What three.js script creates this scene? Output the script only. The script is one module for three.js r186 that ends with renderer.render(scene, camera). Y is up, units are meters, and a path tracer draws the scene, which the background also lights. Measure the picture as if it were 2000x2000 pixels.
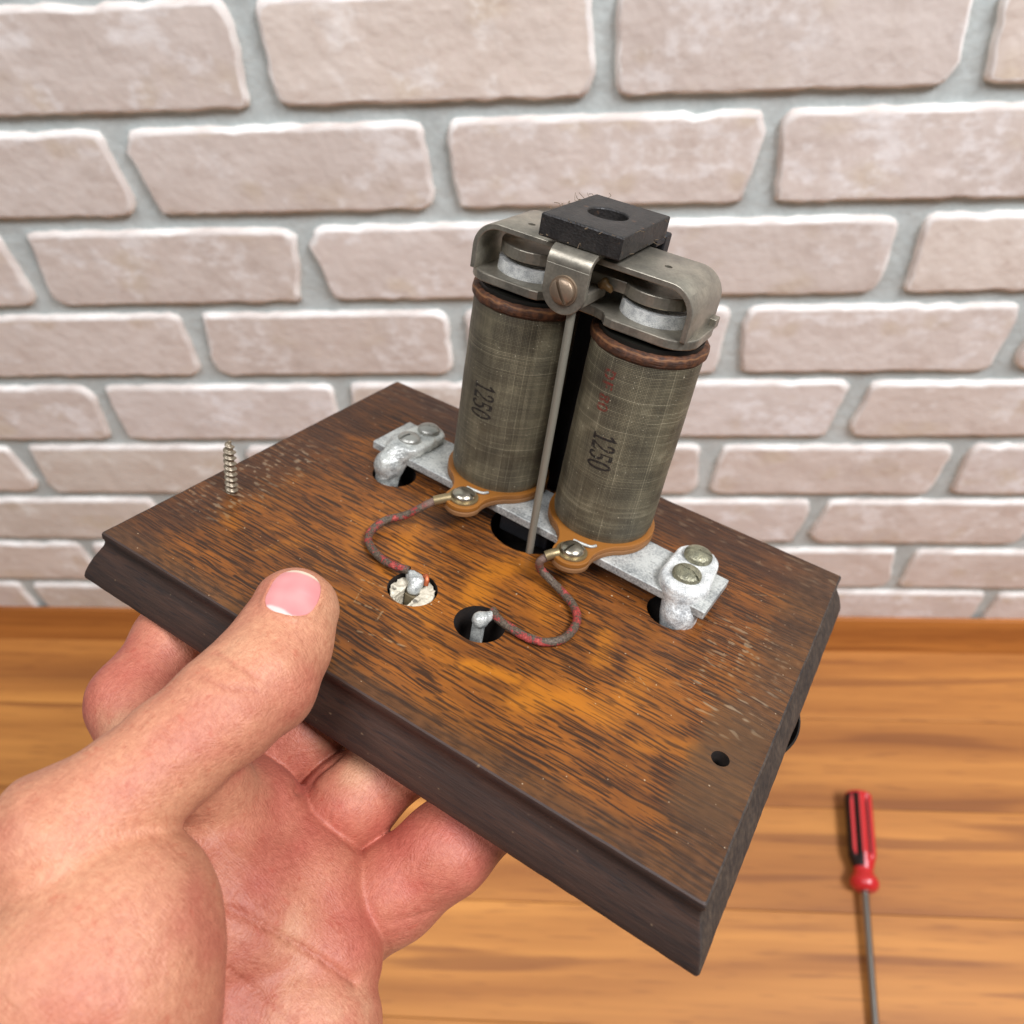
import * as THREE from 'three';
import { mergeGeometries, mergeVertices, toCreasedNormals } from 'three/addons/utils/BufferGeometryUtils.js';
import { RoundedBoxGeometry } from 'three/addons/geometries/RoundedBoxGeometry.js';
import { RectAreaLightUniformsLib } from 'three/addons/lights/RectAreaLightUniformsLib.js';
import { Brush, Evaluator, SUBTRACTION } from 'three-bvh-csg';

// ------------------------------------------------------------------ camera, light, exposure
const scene = new THREE.Scene();
const renderer = new THREE.WebGLRenderer({ antialias: true });
renderer.setSize(1024, 1024);
renderer.toneMapping = THREE.LinearToneMapping;
renderer.toneMappingExposure = 1.12;
renderer.shadowMap.enabled = true;
renderer.shadowMap.type = THREE.PCFSoftShadowMap;
document.body.appendChild(renderer.domElement);

const camera = new THREE.PerspectiveCamera(65.31, 1, 0.01, 20);
camera.position.set(0, 0.742, 0);
camera.quaternion.setFromRotationMatrix(new THREE.Matrix4().makeBasis(
  new THREE.Vector3(0.997741, -0.047057, -0.047934),
  new THREE.Vector3(-0.004099, 0.669615, -0.742697),
  new THREE.Vector3(0.067047, 0.741216, 0.66791)));
camera.focus = 0.168;
camera.userData.fStop = 19;
scene.add(camera);

scene.background = new THREE.Color(0.12, 0.12, 0.122);          // even light of the room around

RectAreaLightUniformsLib.init();
function ceilingLamp(label, pos, target, w, h, intensity, color) {
  const lamp = new THREE.Group(); lamp.name = numbered('ceiling_lamp'); scene.add(lamp);
  lamp.userData = { label, category: 'lamp' };
  lamp.position.set(...pos); lamp.lookAt(new THREE.Vector3(...target));
  const frame = new THREE.Mesh(new RoundedBoxGeometry(w + 0.05, h + 0.05, 0.06, 2, 0.01), new THREE.MeshStandardMaterial({ color: 0xd8d8d4, roughness: 0.6 }));
  frame.name = 'lamp_frame'; frame.position.z = -0.035; frame.castShadow = frame.receiveShadow = true; lamp.add(frame);
  const glow = new THREE.Mesh(new THREE.BoxGeometry(w, h, 0.008), new THREE.MeshStandardMaterial({ color: 0xf2f0ea, emissive: new THREE.Color(color), emissiveIntensity: 0.8, roughness: 0.5 }));
  glow.name = 'lamp_diffuser'; glow.position.z = 0.001; lamp.add(glow);
  const light = new THREE.RectAreaLight(color, intensity, w, h);
  light.name = 'lamp_light'; light.position.z = 0.012; light.rotation.y = Math.PI; lamp.add(light);
}
const used = {};
function numbered(n) { used[n] = (used[n] ?? -1) + 1; return used[n] ? `${n}_${String(used[n]).padStart(3, '0')}` : n; }
ceilingLamp('large bright ceiling lamp panel to the right, out of view', [1.0, 1.95, 0.3], [0.05, 0.5, -0.15], 0.8, 0.5, 31, 0xf6f7ff);
ceilingLamp('dimmer ceiling lamp panel to the left, out of view', [-0.55, 2.0, 0.42], [-0.05, 0.5, -0.2], 0.8, 0.5, 12.5, 0xf6f7ff);

// ------------------------------------------------------------------ helpers: random, noise, textures
const U = 0.00075;                                              // one unit of the ringer's own plan, in metres
function rng(seed) { let s = seed >>> 0; return () => { s = (s + 0x6d2b79f5) >>> 0; let t = s; t = Math.imul(t ^ (t >>> 15), t | 1); t ^= t + Math.imul(t ^ (t >>> 7), t | 61); return ((t ^ (t >>> 14)) >>> 0) / 4294967296; }; }
const P = new Uint8Array(1024), GX = new Float32Array(256), GY = new Float32Array(256), GZ = new Float32Array(256);
{ const r = rng(7), p = [...Array(256).keys()]; for (let i = 255; i > 0; i--) { const j = Math.floor(r() * (i + 1)); [p[i], p[j]] = [p[j], p[i]]; } for (let i = 0; i < 1024; i++) P[i] = p[i & 255];
  for (let i = 0; i < 256; i++) { const a = r() * 6.2832, z = r() * 2 - 1, c = Math.sqrt(1 - z * z); GX[i] = Math.cos(a) * c; GY[i] = Math.sin(a) * c; GZ[i] = z; } }
const fade = (t) => t * t * t * (t * (t * 6 - 15) + 10), lerp = (a, b, t) => a + (b - a) * t, clamp = (x, a = 0, b = 1) => x < a ? a : x > b ? b : x;
const sstep = (a, b, x) => { const t = clamp((x - a) / (b - a)); return t * t * (3 - 2 * t); };
function N(x, y, z = 0.37) {                                     // gradient noise, about -0.7..0.7
  const X = Math.floor(x), Y = Math.floor(y), Z = Math.floor(z); x -= X; y -= Y; z -= Z;
  const u = fade(x), v = fade(y), w = fade(z), a = X & 255, b = Y & 255, c = Z & 255, x1 = x - 1, y1 = y - 1, z1 = z - 1;
  const A = P[a] + b, B = P[a + 1] + b, h00 = P[A] + c, h01 = P[A + 1] + c, h10 = P[B] + c, h11 = P[B + 1] + c;
  let h = P[h00]; const g0 = GX[h] * x + GY[h] * y + GZ[h] * z; h = P[h10]; const g1 = GX[h] * x1 + GY[h] * y + GZ[h] * z; h = P[h01]; const g2 = GX[h] * x + GY[h] * y1 + GZ[h] * z; h = P[h11]; const g3 = GX[h] * x1 + GY[h] * y1 + GZ[h] * z;
  h = P[h00 + 1]; const g4 = GX[h] * x + GY[h] * y + GZ[h] * z1; h = P[h10 + 1]; const g5 = GX[h] * x1 + GY[h] * y + GZ[h] * z1; h = P[h01 + 1]; const g6 = GX[h] * x + GY[h] * y1 + GZ[h] * z1; h = P[h11 + 1]; const g7 = GX[h] * x1 + GY[h] * y1 + GZ[h] * z1;
  const m0 = g0 + (g1 - g0) * u, m1 = g2 + (g3 - g2) * u, m2 = g4 + (g5 - g4) * u, m3 = g6 + (g7 - g6) * u, n0 = m0 + (m1 - m0) * v, n1 = m2 + (m3 - m2) * v;
  return (n0 + (n1 - n0) * w) * 1.4;
}
function fbm(x, y, o = 4, z = 0.37) { let s = 0, a = 0.5; for (let i = 0; i < o; i++) { s += a * N(x, y, z + i * 1.7); x *= 2.03; y *= 2.03; a *= 0.5; } return s; }
const mix3 = (a, b, t) => [lerp(a[0], b[0], t), lerp(a[1], b[1], t), lerp(a[2], b[2], t)];
function colourTexture(w, h, f, wrap = true) {
  const d = new Uint8Array(w * h * 4);
  for (let j = 0; j < h; j++) for (let i = 0; i < w; i++) { const c = f(i / w, j / h, i, j), k = (j * w + i) * 4; d[k] = clamp(c[0], 0, 255); d[k + 1] = clamp(c[1], 0, 255); d[k + 2] = clamp(c[2], 0, 255); d[k + 3] = 255; }
  return finish(new THREE.DataTexture(d, w, h), wrap, true);
}
function greyTexture(w, h, f, wrap = true) {
  const d = new Uint8Array(w * h * 4);
  for (let j = 0; j < h; j++) for (let i = 0; i < w; i++) { const c = clamp(f(i / w, j / h, i, j)) * 255, k = (j * w + i) * 4; d[k] = d[k + 1] = d[k + 2] = c; d[k + 3] = 255; }
  return finish(new THREE.DataTexture(d, w, h), wrap, false);
}
function finish(t, wrap, srgb) {
  t.magFilter = THREE.LinearFilter; t.minFilter = THREE.LinearMipmapLinearFilter; t.generateMipmaps = true;
  t.wrapS = t.wrapT = wrap ? THREE.MirroredRepeatWrapping : THREE.ClampToEdgeWrapping;
  if (srgb) t.colorSpace = THREE.SRGBColorSpace;
  t.needsUpdate = true; return t;
}
const tiled = (f) => f;                                         // these textures repeat mirrored, so no seam shows

// ------------------------------------------------------------------ helpers: geometry
function boxUV(g, size) {                                        // uv in steps of size, seen along the face's main axis
  g = g.index ? g.toNonIndexed() : g; if (!g.attributes.normal) g.computeVertexNormals();
  const p = g.attributes.position, uv = new Float32Array(p.count * 2), a = new THREE.Vector3(), b = new THREE.Vector3(), c = new THREE.Vector3(), n = new THREE.Vector3();
  for (let i = 0; i < p.count; i += 3) {
    a.fromBufferAttribute(p, i); b.fromBufferAttribute(p, i + 1); c.fromBufferAttribute(p, i + 2);
    n.subVectors(b, a).cross(c.clone().sub(a)); const x = Math.abs(n.x), y = Math.abs(n.y), z = Math.abs(n.z);
    [a, b, c].forEach((v, k) => { const o = (i + k) * 2; if (y >= x && y >= z) { uv[o] = v.x / size; uv[o + 1] = v.z / size; } else if (x >= z) { uv[o] = v.z / size; uv[o + 1] = v.y / size; } else { uv[o] = v.x / size; uv[o + 1] = v.y / size; } });
  }
  g.setAttribute('uv', new THREE.BufferAttribute(uv, 2)); return g;
}
function clean(g) { g = g.index ? g.toNonIndexed() : g; for (const k of Object.keys(g.attributes)) if (!['position', 'normal', 'uv'].includes(k)) g.deleteAttribute(k); g.clearGroups?.(); return g; }
const merge = (...gs) => mergeGeometries(gs.flat().map(clean), false);
function mesh(name, geometry, material, parent, scale = U) {
  const g = scale === 1 ? geometry : geometry.clone().scale(scale, scale, scale);
  const m = new THREE.Mesh(g, material); m.name = name; m.castShadow = m.receiveShadow = true; parent.add(m); return m;
}
const at = (g, x, y, z) => { g.translate(x, y, z); return g; };
const evaluator = new Evaluator(); evaluator.useGroups = false; evaluator.attributes = ['position', 'normal', 'uv'];
function cut(g, ...tools) {
  const brush = (q) => { q = clean(q); if (!q.attributes.uv) boxUV(q, 10); const b = new Brush(q); b.updateMatrixWorld(); return b; };
  let a = brush(g); for (const t of tools) { const r = evaluator.evaluate(a, brush(t), SUBTRACTION); r.updateMatrixWorld(); a = r; }
  const out = a.geometry.clone(); return out.index ? out.toNonIndexed() : out;
}
// surface of a distance field by surface nets
function fieldMesh(f, lo, hi, cell) {
  const n = [0, 1, 2].map((k) => Math.ceil((hi[k] - lo[k]) / cell) + 1), [nx, ny, nz] = n, v = new Float32Array(nx * ny * nz), B = 6;
  v.fill(99);
  for (let bz = 0; bz < nz; bz += B) for (let by = 0; by < ny; by += B) for (let bx = 0; bx < nx; bx += B) {
    const c = f(lo[0] + (bx + B / 2) * cell, lo[1] + (by + B / 2) * cell, lo[2] + (bz + B / 2) * cell), far = Math.abs(c) > B * cell * 1.9;
    for (let z = bz; z < Math.min(bz + B, nz); z++) for (let y = by; y < Math.min(by + B, ny); y++) for (let x = bx; x < Math.min(bx + B, nx); x++)
      v[(z * ny + y) * nx + x] = far ? c : f(lo[0] + x * cell, lo[1] + y * cell, lo[2] + z * cell);
  }
  const id = new Int32Array(nx * ny * nz).fill(-1), pos = [], idx = [], at3 = (x, y, z) => (z * ny + y) * nx + x;
  for (let z = 0; z < nz - 1; z++) for (let y = 0; y < ny - 1; y++) for (let x = 0; x < nx - 1; x++) {
    let m = 0; for (let k = 0; k < 8; k++) if (v[at3(x + (k & 1), y + ((k >> 1) & 1), z + (k >> 2))] < 0) m |= 1 << k;
    if (m === 0 || m === 255) continue;
    let sx = 0, sy = 0, sz = 0, c = 0;
    for (let k = 0; k < 8; k++) for (const b of [1, 2, 4]) if (!(k & b)) {
      const l = k | b; if (((m >> k) & 1) === ((m >> l) & 1)) continue;
      const va = v[at3(x + (k & 1), y + ((k >> 1) & 1), z + (k >> 2))], vb = v[at3(x + (l & 1), y + ((l >> 1) & 1), z + (l >> 2))], t = va / (va - vb);
      sx += lerp(k & 1, l & 1, t); sy += lerp((k >> 1) & 1, (l >> 1) & 1, t); sz += lerp(k >> 2, l >> 2, t); c++;
    }
    id[at3(x, y, z)] = pos.length / 3; pos.push(lo[0] + (x + sx / c) * cell, lo[1] + (y + sy / c) * cell, lo[2] + (z + sz / c) * cell);
  }
  const quad = (a, b, c, d, flip) => { if (a < 0 || b < 0 || c < 0 || d < 0) return; flip ? idx.push(a, c, b, a, d, c) : idx.push(a, b, c, a, c, d); };
  for (let z = 1; z < nz - 1; z++) for (let y = 1; y < ny - 1; y++) for (let x = 1; x < nx - 1; x++) {
    const s = v[at3(x, y, z)] < 0;
    if (s !== v[at3(x + 1, y, z)] < 0) quad(id[at3(x, y - 1, z - 1)], id[at3(x, y, z - 1)], id[at3(x, y, z)], id[at3(x, y - 1, z)], !s);
    if (s !== v[at3(x, y + 1, z)] < 0) quad(id[at3(x - 1, y, z - 1)], id[at3(x - 1, y, z)], id[at3(x, y, z)], id[at3(x, y, z - 1)], !s);
    if (s !== v[at3(x, y, z + 1)] < 0) quad(id[at3(x - 1, y - 1, z)], id[at3(x, y - 1, z)], id[at3(x, y, z)], id[at3(x - 1, y, z)], !s);
  }
  const g = new THREE.BufferGeometry(), nor = new Float32Array(pos.length), e = cell * 0.5;
  for (let i = 0; i < pos.length; i += 3) {
    const [x, y, z] = [pos[i], pos[i + 1], pos[i + 2]], a = f(x + e, y, z) - f(x - e, y, z), b = f(x, y + e, z) - f(x, y - e, z), c = f(x, y, z + e) - f(x, y, z - e), l = Math.hypot(a, b, c) || 1;
    nor[i] = a / l; nor[i + 1] = b / l; nor[i + 2] = c / l;
  }
  g.setAttribute('position', new THREE.BufferAttribute(new Float32Array(pos), 3)); g.setAttribute('normal', new THREE.BufferAttribute(nor, 3)); g.setIndex(idx);
  return g;
}
function capsule(x, y, z, a, b) {                                // a, b = [x, y, z, radius]
  const dx = b[0] - a[0], dy = b[1] - a[1], dz = b[2] - a[2], px = x - a[0], py = y - a[1], pz = z - a[2], t = clamp((px * dx + py * dy + pz * dz) / (dx * dx + dy * dy + dz * dz));
  return Math.hypot(px - dx * t, py - dy * t, pz - dz * t) - lerp(a[3], b[3], t);
}
const smin = (a, b, k) => { const h = Math.max(k - Math.abs(a - b), 0) / k; return Math.min(a, b) - h * h * k * 0.25; };
function tag(o, label, category, group, kind) { o.userData.label = label; if (category) o.userData.category = category; if (group) o.userData.group = group; if (kind) o.userData.kind = kind; return o; }

// ------------------------------------------------------------------ materials
const metalNoise = greyTexture(512, 512, tiledUV((x, y) => 0.5 + 0.55 * fbm(x * 9, y * 9, 5) + 0.25 * N(x * 60, y * 60), 1));
function tiledUV(f) { const t = tiled(f, 1, 1); return (u, v) => t(u, v); }
const galvaColour = colourTexture(512, 512, (u, v) => { const t = 0.8 * fbm(u * 6, v * 6, 4) + 0.4 * N(u * 110, v * 110), s = sstep(-0.5, 0.35, t); return mix3(mix3([150, 152, 150], [226, 226, 218], s), [110, 110, 106], sstep(0.42, 0.6, N(u * 60, v * 60, 9)) * 0.6); });
const galvaRough = greyTexture(512, 512, (u, v) => { const t = tiled((x, y) => fbm(x * 14, y * 14, 4) * 0.9 + 0.55 * N(x * 70, y * 70), 1, 1)(u, v); return 0.42 + 0.25 * t; });
const steelColour = colourTexture(512, 512, (u, v) => { const t = tiled((x, y) => fbm(x * 6, y * 6, 5), 1, 1)(u, v), s = tiled((x, y) => N(x * 90, y * 90), 1, 1)(u, v); return mix3([124, 119, 107], [176, 168, 150], clamp(0.5 + 1.1 * t + 0.25 * s)); });
const M = {
  galva: new THREE.MeshStandardMaterial({ map: galvaColour, roughnessMap: galvaRough, roughness: 1, metalness: 0.1, bumpMap: metalNoise, bumpScale: 0.0001 }),
  lead: new THREE.MeshStandardMaterial({ color: 0xe4e5e2, map: galvaColour, roughness: 0.38, metalness: 0.25, bumpMap: metalNoise, bumpScale: 0.00012 }),
  steel: new THREE.MeshStandardMaterial({ map: steelColour, roughness: 0.38, metalness: 0.7, bumpMap: metalNoise, bumpScale: 0.00003 }),
  nickel: new THREE.MeshStandardMaterial({ color: 0xb5ad9a, roughness: 0.28, metalness: 0.95, bumpMap: metalNoise, bumpScale: 0.00002 }),
  copper: new THREE.MeshStandardMaterial({ color: 0x94816c, roughness: 0.45, metalness: 0.7, bumpMap: metalNoise, bumpScale: 0.00004 }),
  brass: new THREE.MeshStandardMaterial({ color: 0x968562, roughness: 0.42, metalness: 0.75, bumpMap: metalNoise, bumpScale: 0.00004 }),
  iron: new THREE.MeshStandardMaterial({ color: 0x2b2b2d, roughness: 0.5, metalness: 0.5, bumpMap: metalNoise, bumpScale: 0.0001 }),
  rod: new THREE.MeshStandardMaterial({ color: 0x918d7e, roughness: 0.48, metalness: 0.55, bumpMap: metalNoise, bumpScale: 0.00006 }),
  bluedBar: new THREE.MeshStandardMaterial({ map: galvaColour, color: 0xdadbda, roughness: 0.5, metalness: 0.3, bumpMap: metalNoise, bumpScale: 0.00015 }),
  fibre: new THREE.MeshStandardMaterial({ color: 0x8a571f, roughness: 0.5, bumpMap: metalNoise, bumpScale: 0.00004 }),
  fibreEdge: new THREE.MeshStandardMaterial({ color: 0x7d5630, roughness: 0.75, bumpMap: metalNoise, bumpScale: 0.0001 }),
  screwGrey: new THREE.MeshStandardMaterial({ color: 0x9c9b92, roughness: 0.38, metalness: 0.55, bumpMap: metalNoise, bumpScale: 0.0001 }),
  blackWasher: new THREE.MeshStandardMaterial({ color: 0x15140f, roughness: 0.4 }),
};

// ------------------------------------------------------------------ table
{
  const table = new THREE.Group(); table.name = 'table'; scene.add(table);
  tag(table, 'orange brown wooden table with a raised strip along the brick wall', 'table');
  const wood = colourTexture(2048, 1024, (u, v) => {
    const x = u * 1.6, z = v * 0.9;                              // metres
    const warp = 0.007 * N(x * 2, z * 4) + 0.0022 * N(x * 9, z * 22);
    const band = fbm(x * 0.9, (z + warp) * 26, 4), fine = N(x * 10, (z + warp * 0.5) * 230), pore = N(x * 26, z * 520), ring = Math.sin((z + warp * 1.6) * 150 + 3 * N(x * 2, z * 9));
    let c = mix3([162, 102, 46], [216, 150, 76], clamp(0.55 + 1.15 * band + 0.16 * ring + 0.16 * fine));
    const dark = Math.max(sstep(0.24, 0.6, N(x * 1.4 + 9, (z + warp) * 19)) * 0.55, sstep(0.3, 0.55, N(x * 4 + 3, (z + warp) * 90)) * 0.5); c = mix3(c, [126, 74, 34], dark);
    return mix3(c, [128, 76, 36], sstep(0.3, 0.6, pore) * 0.35);
  });
  const tm = new THREE.MeshPhysicalMaterial({ map: wood, roughness: 0.55, clearcoat: 0.15, clearcoatRoughness: 0.5 });
  const pr = rng(19);
  for (let k = 0; k < 10; k++) {                                  // planks side by side, a hair apart
    const depth = 0.09, zc = -0.483 + depth * (k + 0.5), plank = new RoundedBoxGeometry(1.6, 0.03, depth - 0.0004, 2, 0.0007), p = plank.attributes.position, uv = plank.attributes.uv, u0 = pr() * 0.3, v0 = pr();
    for (let i = 0; i < p.count; i++) uv.setXY(i, p.getX(i) / 1.6 + 0.5 + u0, (p.getZ(i) + p.getY(i) * 0.3) / 0.9 + v0);
    const tone = 0.9 + 0.1 * pr(), m = mesh('plank', plank, tm.clone(), table, 1); m.material.color.setRGB(tone, tone * 0.96, tone * 0.84); m.position.set(0, -0.015, zc);
  }
  const lip = new RoundedBoxGeometry(1.6, 0.052, 0.0055, 3, 0.0015); const q = lip.attributes.position, w = lip.attributes.uv;
  for (let i = 0; i < q.count; i++) w.setXY(i, q.getX(i) / 1.6 + 0.27, q.getY(i) / 0.9 + 0.31);
  const l = mesh('back_strip', lip, new THREE.MeshPhysicalMaterial({ map: wood, color: 0xf2e4d2, roughness: 0.55 }), table, 1); l.position.set(0, 0.0165, -0.4792); l.rotation.x = -0.28;
}

// ------------------------------------------------------------------ brick wall
{
  const wall = new THREE.Group(); wall.name = 'brick_wall'; wall.position.set(0, 0, -0.489); scene.add(wall);
  tag(wall, 'whitewashed pinkish brick wall with grey joints behind the table', 'wall');
  const mortarMap = colourTexture(512, 512, (u, v) => { const t = tiled((x, y) => fbm(x * 5, y * 5, 5), 1, 1)(u, v), s = tiled((x, y) => N(x * 80, y * 80), 1, 1)(u, v); return mix3([176, 184, 180], [202, 208, 203], clamp(0.5 + 0.9 * t + 0.25 * s)); });
  const plaster = greyTexture(512, 512, (u, v) => tiled((x, y) => 0.5 + 0.6 * fbm(x * 16, y * 16, 4), 1, 1)(u, v));
  mortarMap.repeat.set(1, 1);
  const mg = boxUV(new THREE.BoxGeometry(1.9, 1.25, 0.05), 0.2);
  const mm = mesh('mortar', mg, new THREE.MeshStandardMaterial({ map: mortarMap, bumpMap: plaster, bumpScale: 0.0014, roughness: 0.9 }), wall, 1); mm.position.set(0, 0.625 - 0.02, -0.0287);
  const faceMap = colourTexture(1024, 1024, (u, v) => {
    const f = (k, o, q) => tiled((x, y) => fbm(x * k + q, y * k * 1.3 + q, o), 1, 1)(u, v);
    let c = mix3([212, 200, 190], [230, 221, 213], clamp(0.5 + 1.3 * f(7, 4, 3)));
    c = mix3(c, [221, 209, 199], sstep(-0.1, 0.3, f(5, 3, 31)) * 0.7);
    c = mix3(c, [214, 199, 177], sstep(0.12, 0.4, f(6, 3, 57)) * 0.6);
    const w = f(9, 5, 77) + 0.5 * f(40, 3, 13); c = mix3(c, [240, 236, 232], sstep(0.05, 0.42, w) * 0.85);
    return mix3(c, [198, 180, 168], sstep(0.2, 0.5, f(24, 4, 91)) * 0.35);
  });
  const faceM = [0, 1, 2, 3, 4, 5].map((k) => new THREE.MeshStandardMaterial({ map: faceMap, color: new THREE.Color().setRGB(...[[1, 1, 1], [0.93, 0.92, 0.87], [0.97, 0.95, 0.93], [0.9, 0.87, 0.84], [1, 0.97, 0.92], [0.95, 0.92, 0.89]][k]), bumpMap: plaster, bumpScale: 0.0016, roughness: 0.88 }));
  const edgeMap = colourTexture(256, 256, (u, v) => { const t = tiled((x, y) => fbm(x * 10, y * 10, 4), 1, 1)(u, v); return mix3([206, 194, 184], [241, 236, 228], clamp(0.62 + 1.7 * t)); });
  const edgeM = new THREE.MeshStandardMaterial({ map: edgeMap, bumpMap: plaster, bumpScale: 0.0006, roughness: 0.85 });
  const r = rng(42), W = 0.2003, H = 0.0666;
  for (let row = -2; row < 9; row++) {
    const y0 = 0.742 - 0.1854 - row * H, bottom = y0 + 0.0008;    // bottom edge of the course's bricks
    for (let k = -5; k <= 5; k++) {
      const x0 = -0.1797 + W * (k + (row & 1 ? 0.5 : 0)), gapL = 0.0055 + r() * 0.003, gapR = 0.0055 + r() * 0.003;
      const x1 = x0 + gapL, x2 = x0 + W - gapR, yb = bottom + (r() - 0.5) * 0.002, yt = y0 + H - 0.0098 + (r() - 0.5) * 0.002;
      const sl = (r() - 0.5) * 0.011, sr = (r() - 0.5) * 0.011, cr = 0.005 + r() * 0.006, seed = r() * 90;
      const pts = []; const steps = [[26, 0], [9, 1], [26, 2], [9, 3]];
      const corner = [[x1 - sl, yb], [x2 + sr, yb], [x2 - sr, yt], [x1 + sl, yt]];
      for (const [n, s] of steps) for (let i = 0; i < n; i++) { const t = i / n, a = corner[s], b = corner[(s + 1) % 4]; pts.push([lerp(a[0], b[0], t), lerp(a[1], b[1], t)]); }
      const cx = (x1 + x2) / 2, cy = (yb + yt) / 2, hw = (x2 - x1) / 2, hh = (yt - yb) / 2;
      const out = pts.map(([x, y], i) => {                        // rounded corners, wavering outline with chips
        const ax = Math.abs(x - cx) - (hw - cr), ay = Math.abs(y - cy) - (hh - cr);
        if (ax > 0 && ay > 0) { const l = Math.hypot(ax, ay); if (l > cr) { x += Math.sign(x - cx) * (ax * cr / l - ax); y += Math.sign(y - cy) * (ay * cr / l - ay); } }
        const s = i / pts.length * 6.2832, e = 0.0011 * N(Math.cos(s) * 9 + seed, Math.sin(s) * 9, seed) + 0.0008 * N(Math.cos(s) * 24 + seed, Math.sin(s) * 24, seed), chip = Math.max(0, N(Math.cos(s) * 5, Math.sin(s) * 5 + seed, 7.3) - 0.3) * 0.006;
        const l = Math.hypot((x - cx) / hw, (y - cy) / hh), nx = Math.abs(x - cx) / hw > Math.abs(y - cy) / hh ? Math.sign(x - cx) : 0, ny = nx ? 0 : Math.sign(y - cy);
        return [x + nx * (e - chip), y + ny * (e - chip), l];
      });
      const n = out.length, ring = (inset, z, jitter) => out.map(([x, y], i) => { const s = i / n * 6.2832, d = inset + jitter * N(Math.cos(s) * 14 + seed, Math.sin(s) * 14, z * 900 + seed); const fx = 1 - d / hw, fy = 1 - d / hh; return [cx + (x - cx) * fx, cy + (y - cy) * fy, z]; });
      const rings = [ring(-0.0007, -0.0048, 0), ring(0, -0.0016, 0.0003), ring(0.0009, 0.0002, 0.0009), ring(0.0027, 0.0008, 0.0014)];
      const pos = [], uv = [], idx = []; const u0 = r(), v0 = r();
      rings.forEach((rg) => rg.forEach(([x, y, z]) => { pos.push(x, y, z); uv.push((x + z) / 0.3 + u0, (y - z) / 0.3 + v0); }));
      for (let q = 0; q < 3; q++) for (let i = 0; i < n; i++) { const a = q * n + i, b = q * n + (i + 1) % n; idx.push(a, b, b + n, a, b + n, a + n); }
      const edgeCount = idx.length, base = 3 * n, tris = THREE.ShapeUtils.triangulateShape(rings[3].map(([x, y]) => new THREE.Vector2(x, y)), []);
      for (const [a, b, c] of tris) idx.push(base + a, base + b, base + c);
      const g = new THREE.BufferGeometry(); g.setAttribute('position', new THREE.Float32BufferAttribute(pos, 3)); g.setAttribute('uv', new THREE.Float32BufferAttribute(uv, 2)); g.setIndex(idx);
      g.computeVertexNormals(); g.addGroup(0, edgeCount, 0); g.addGroup(edgeCount, idx.length - edgeCount, 1);
      if (y0 < -0.03) continue;
      const m = new THREE.Mesh(g, [edgeM, faceM[Math.floor(r() * 6)]]); m.name = numbered('brick'); m.castShadow = m.receiveShadow = true; wall.add(m);
    }
  }
}

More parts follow.
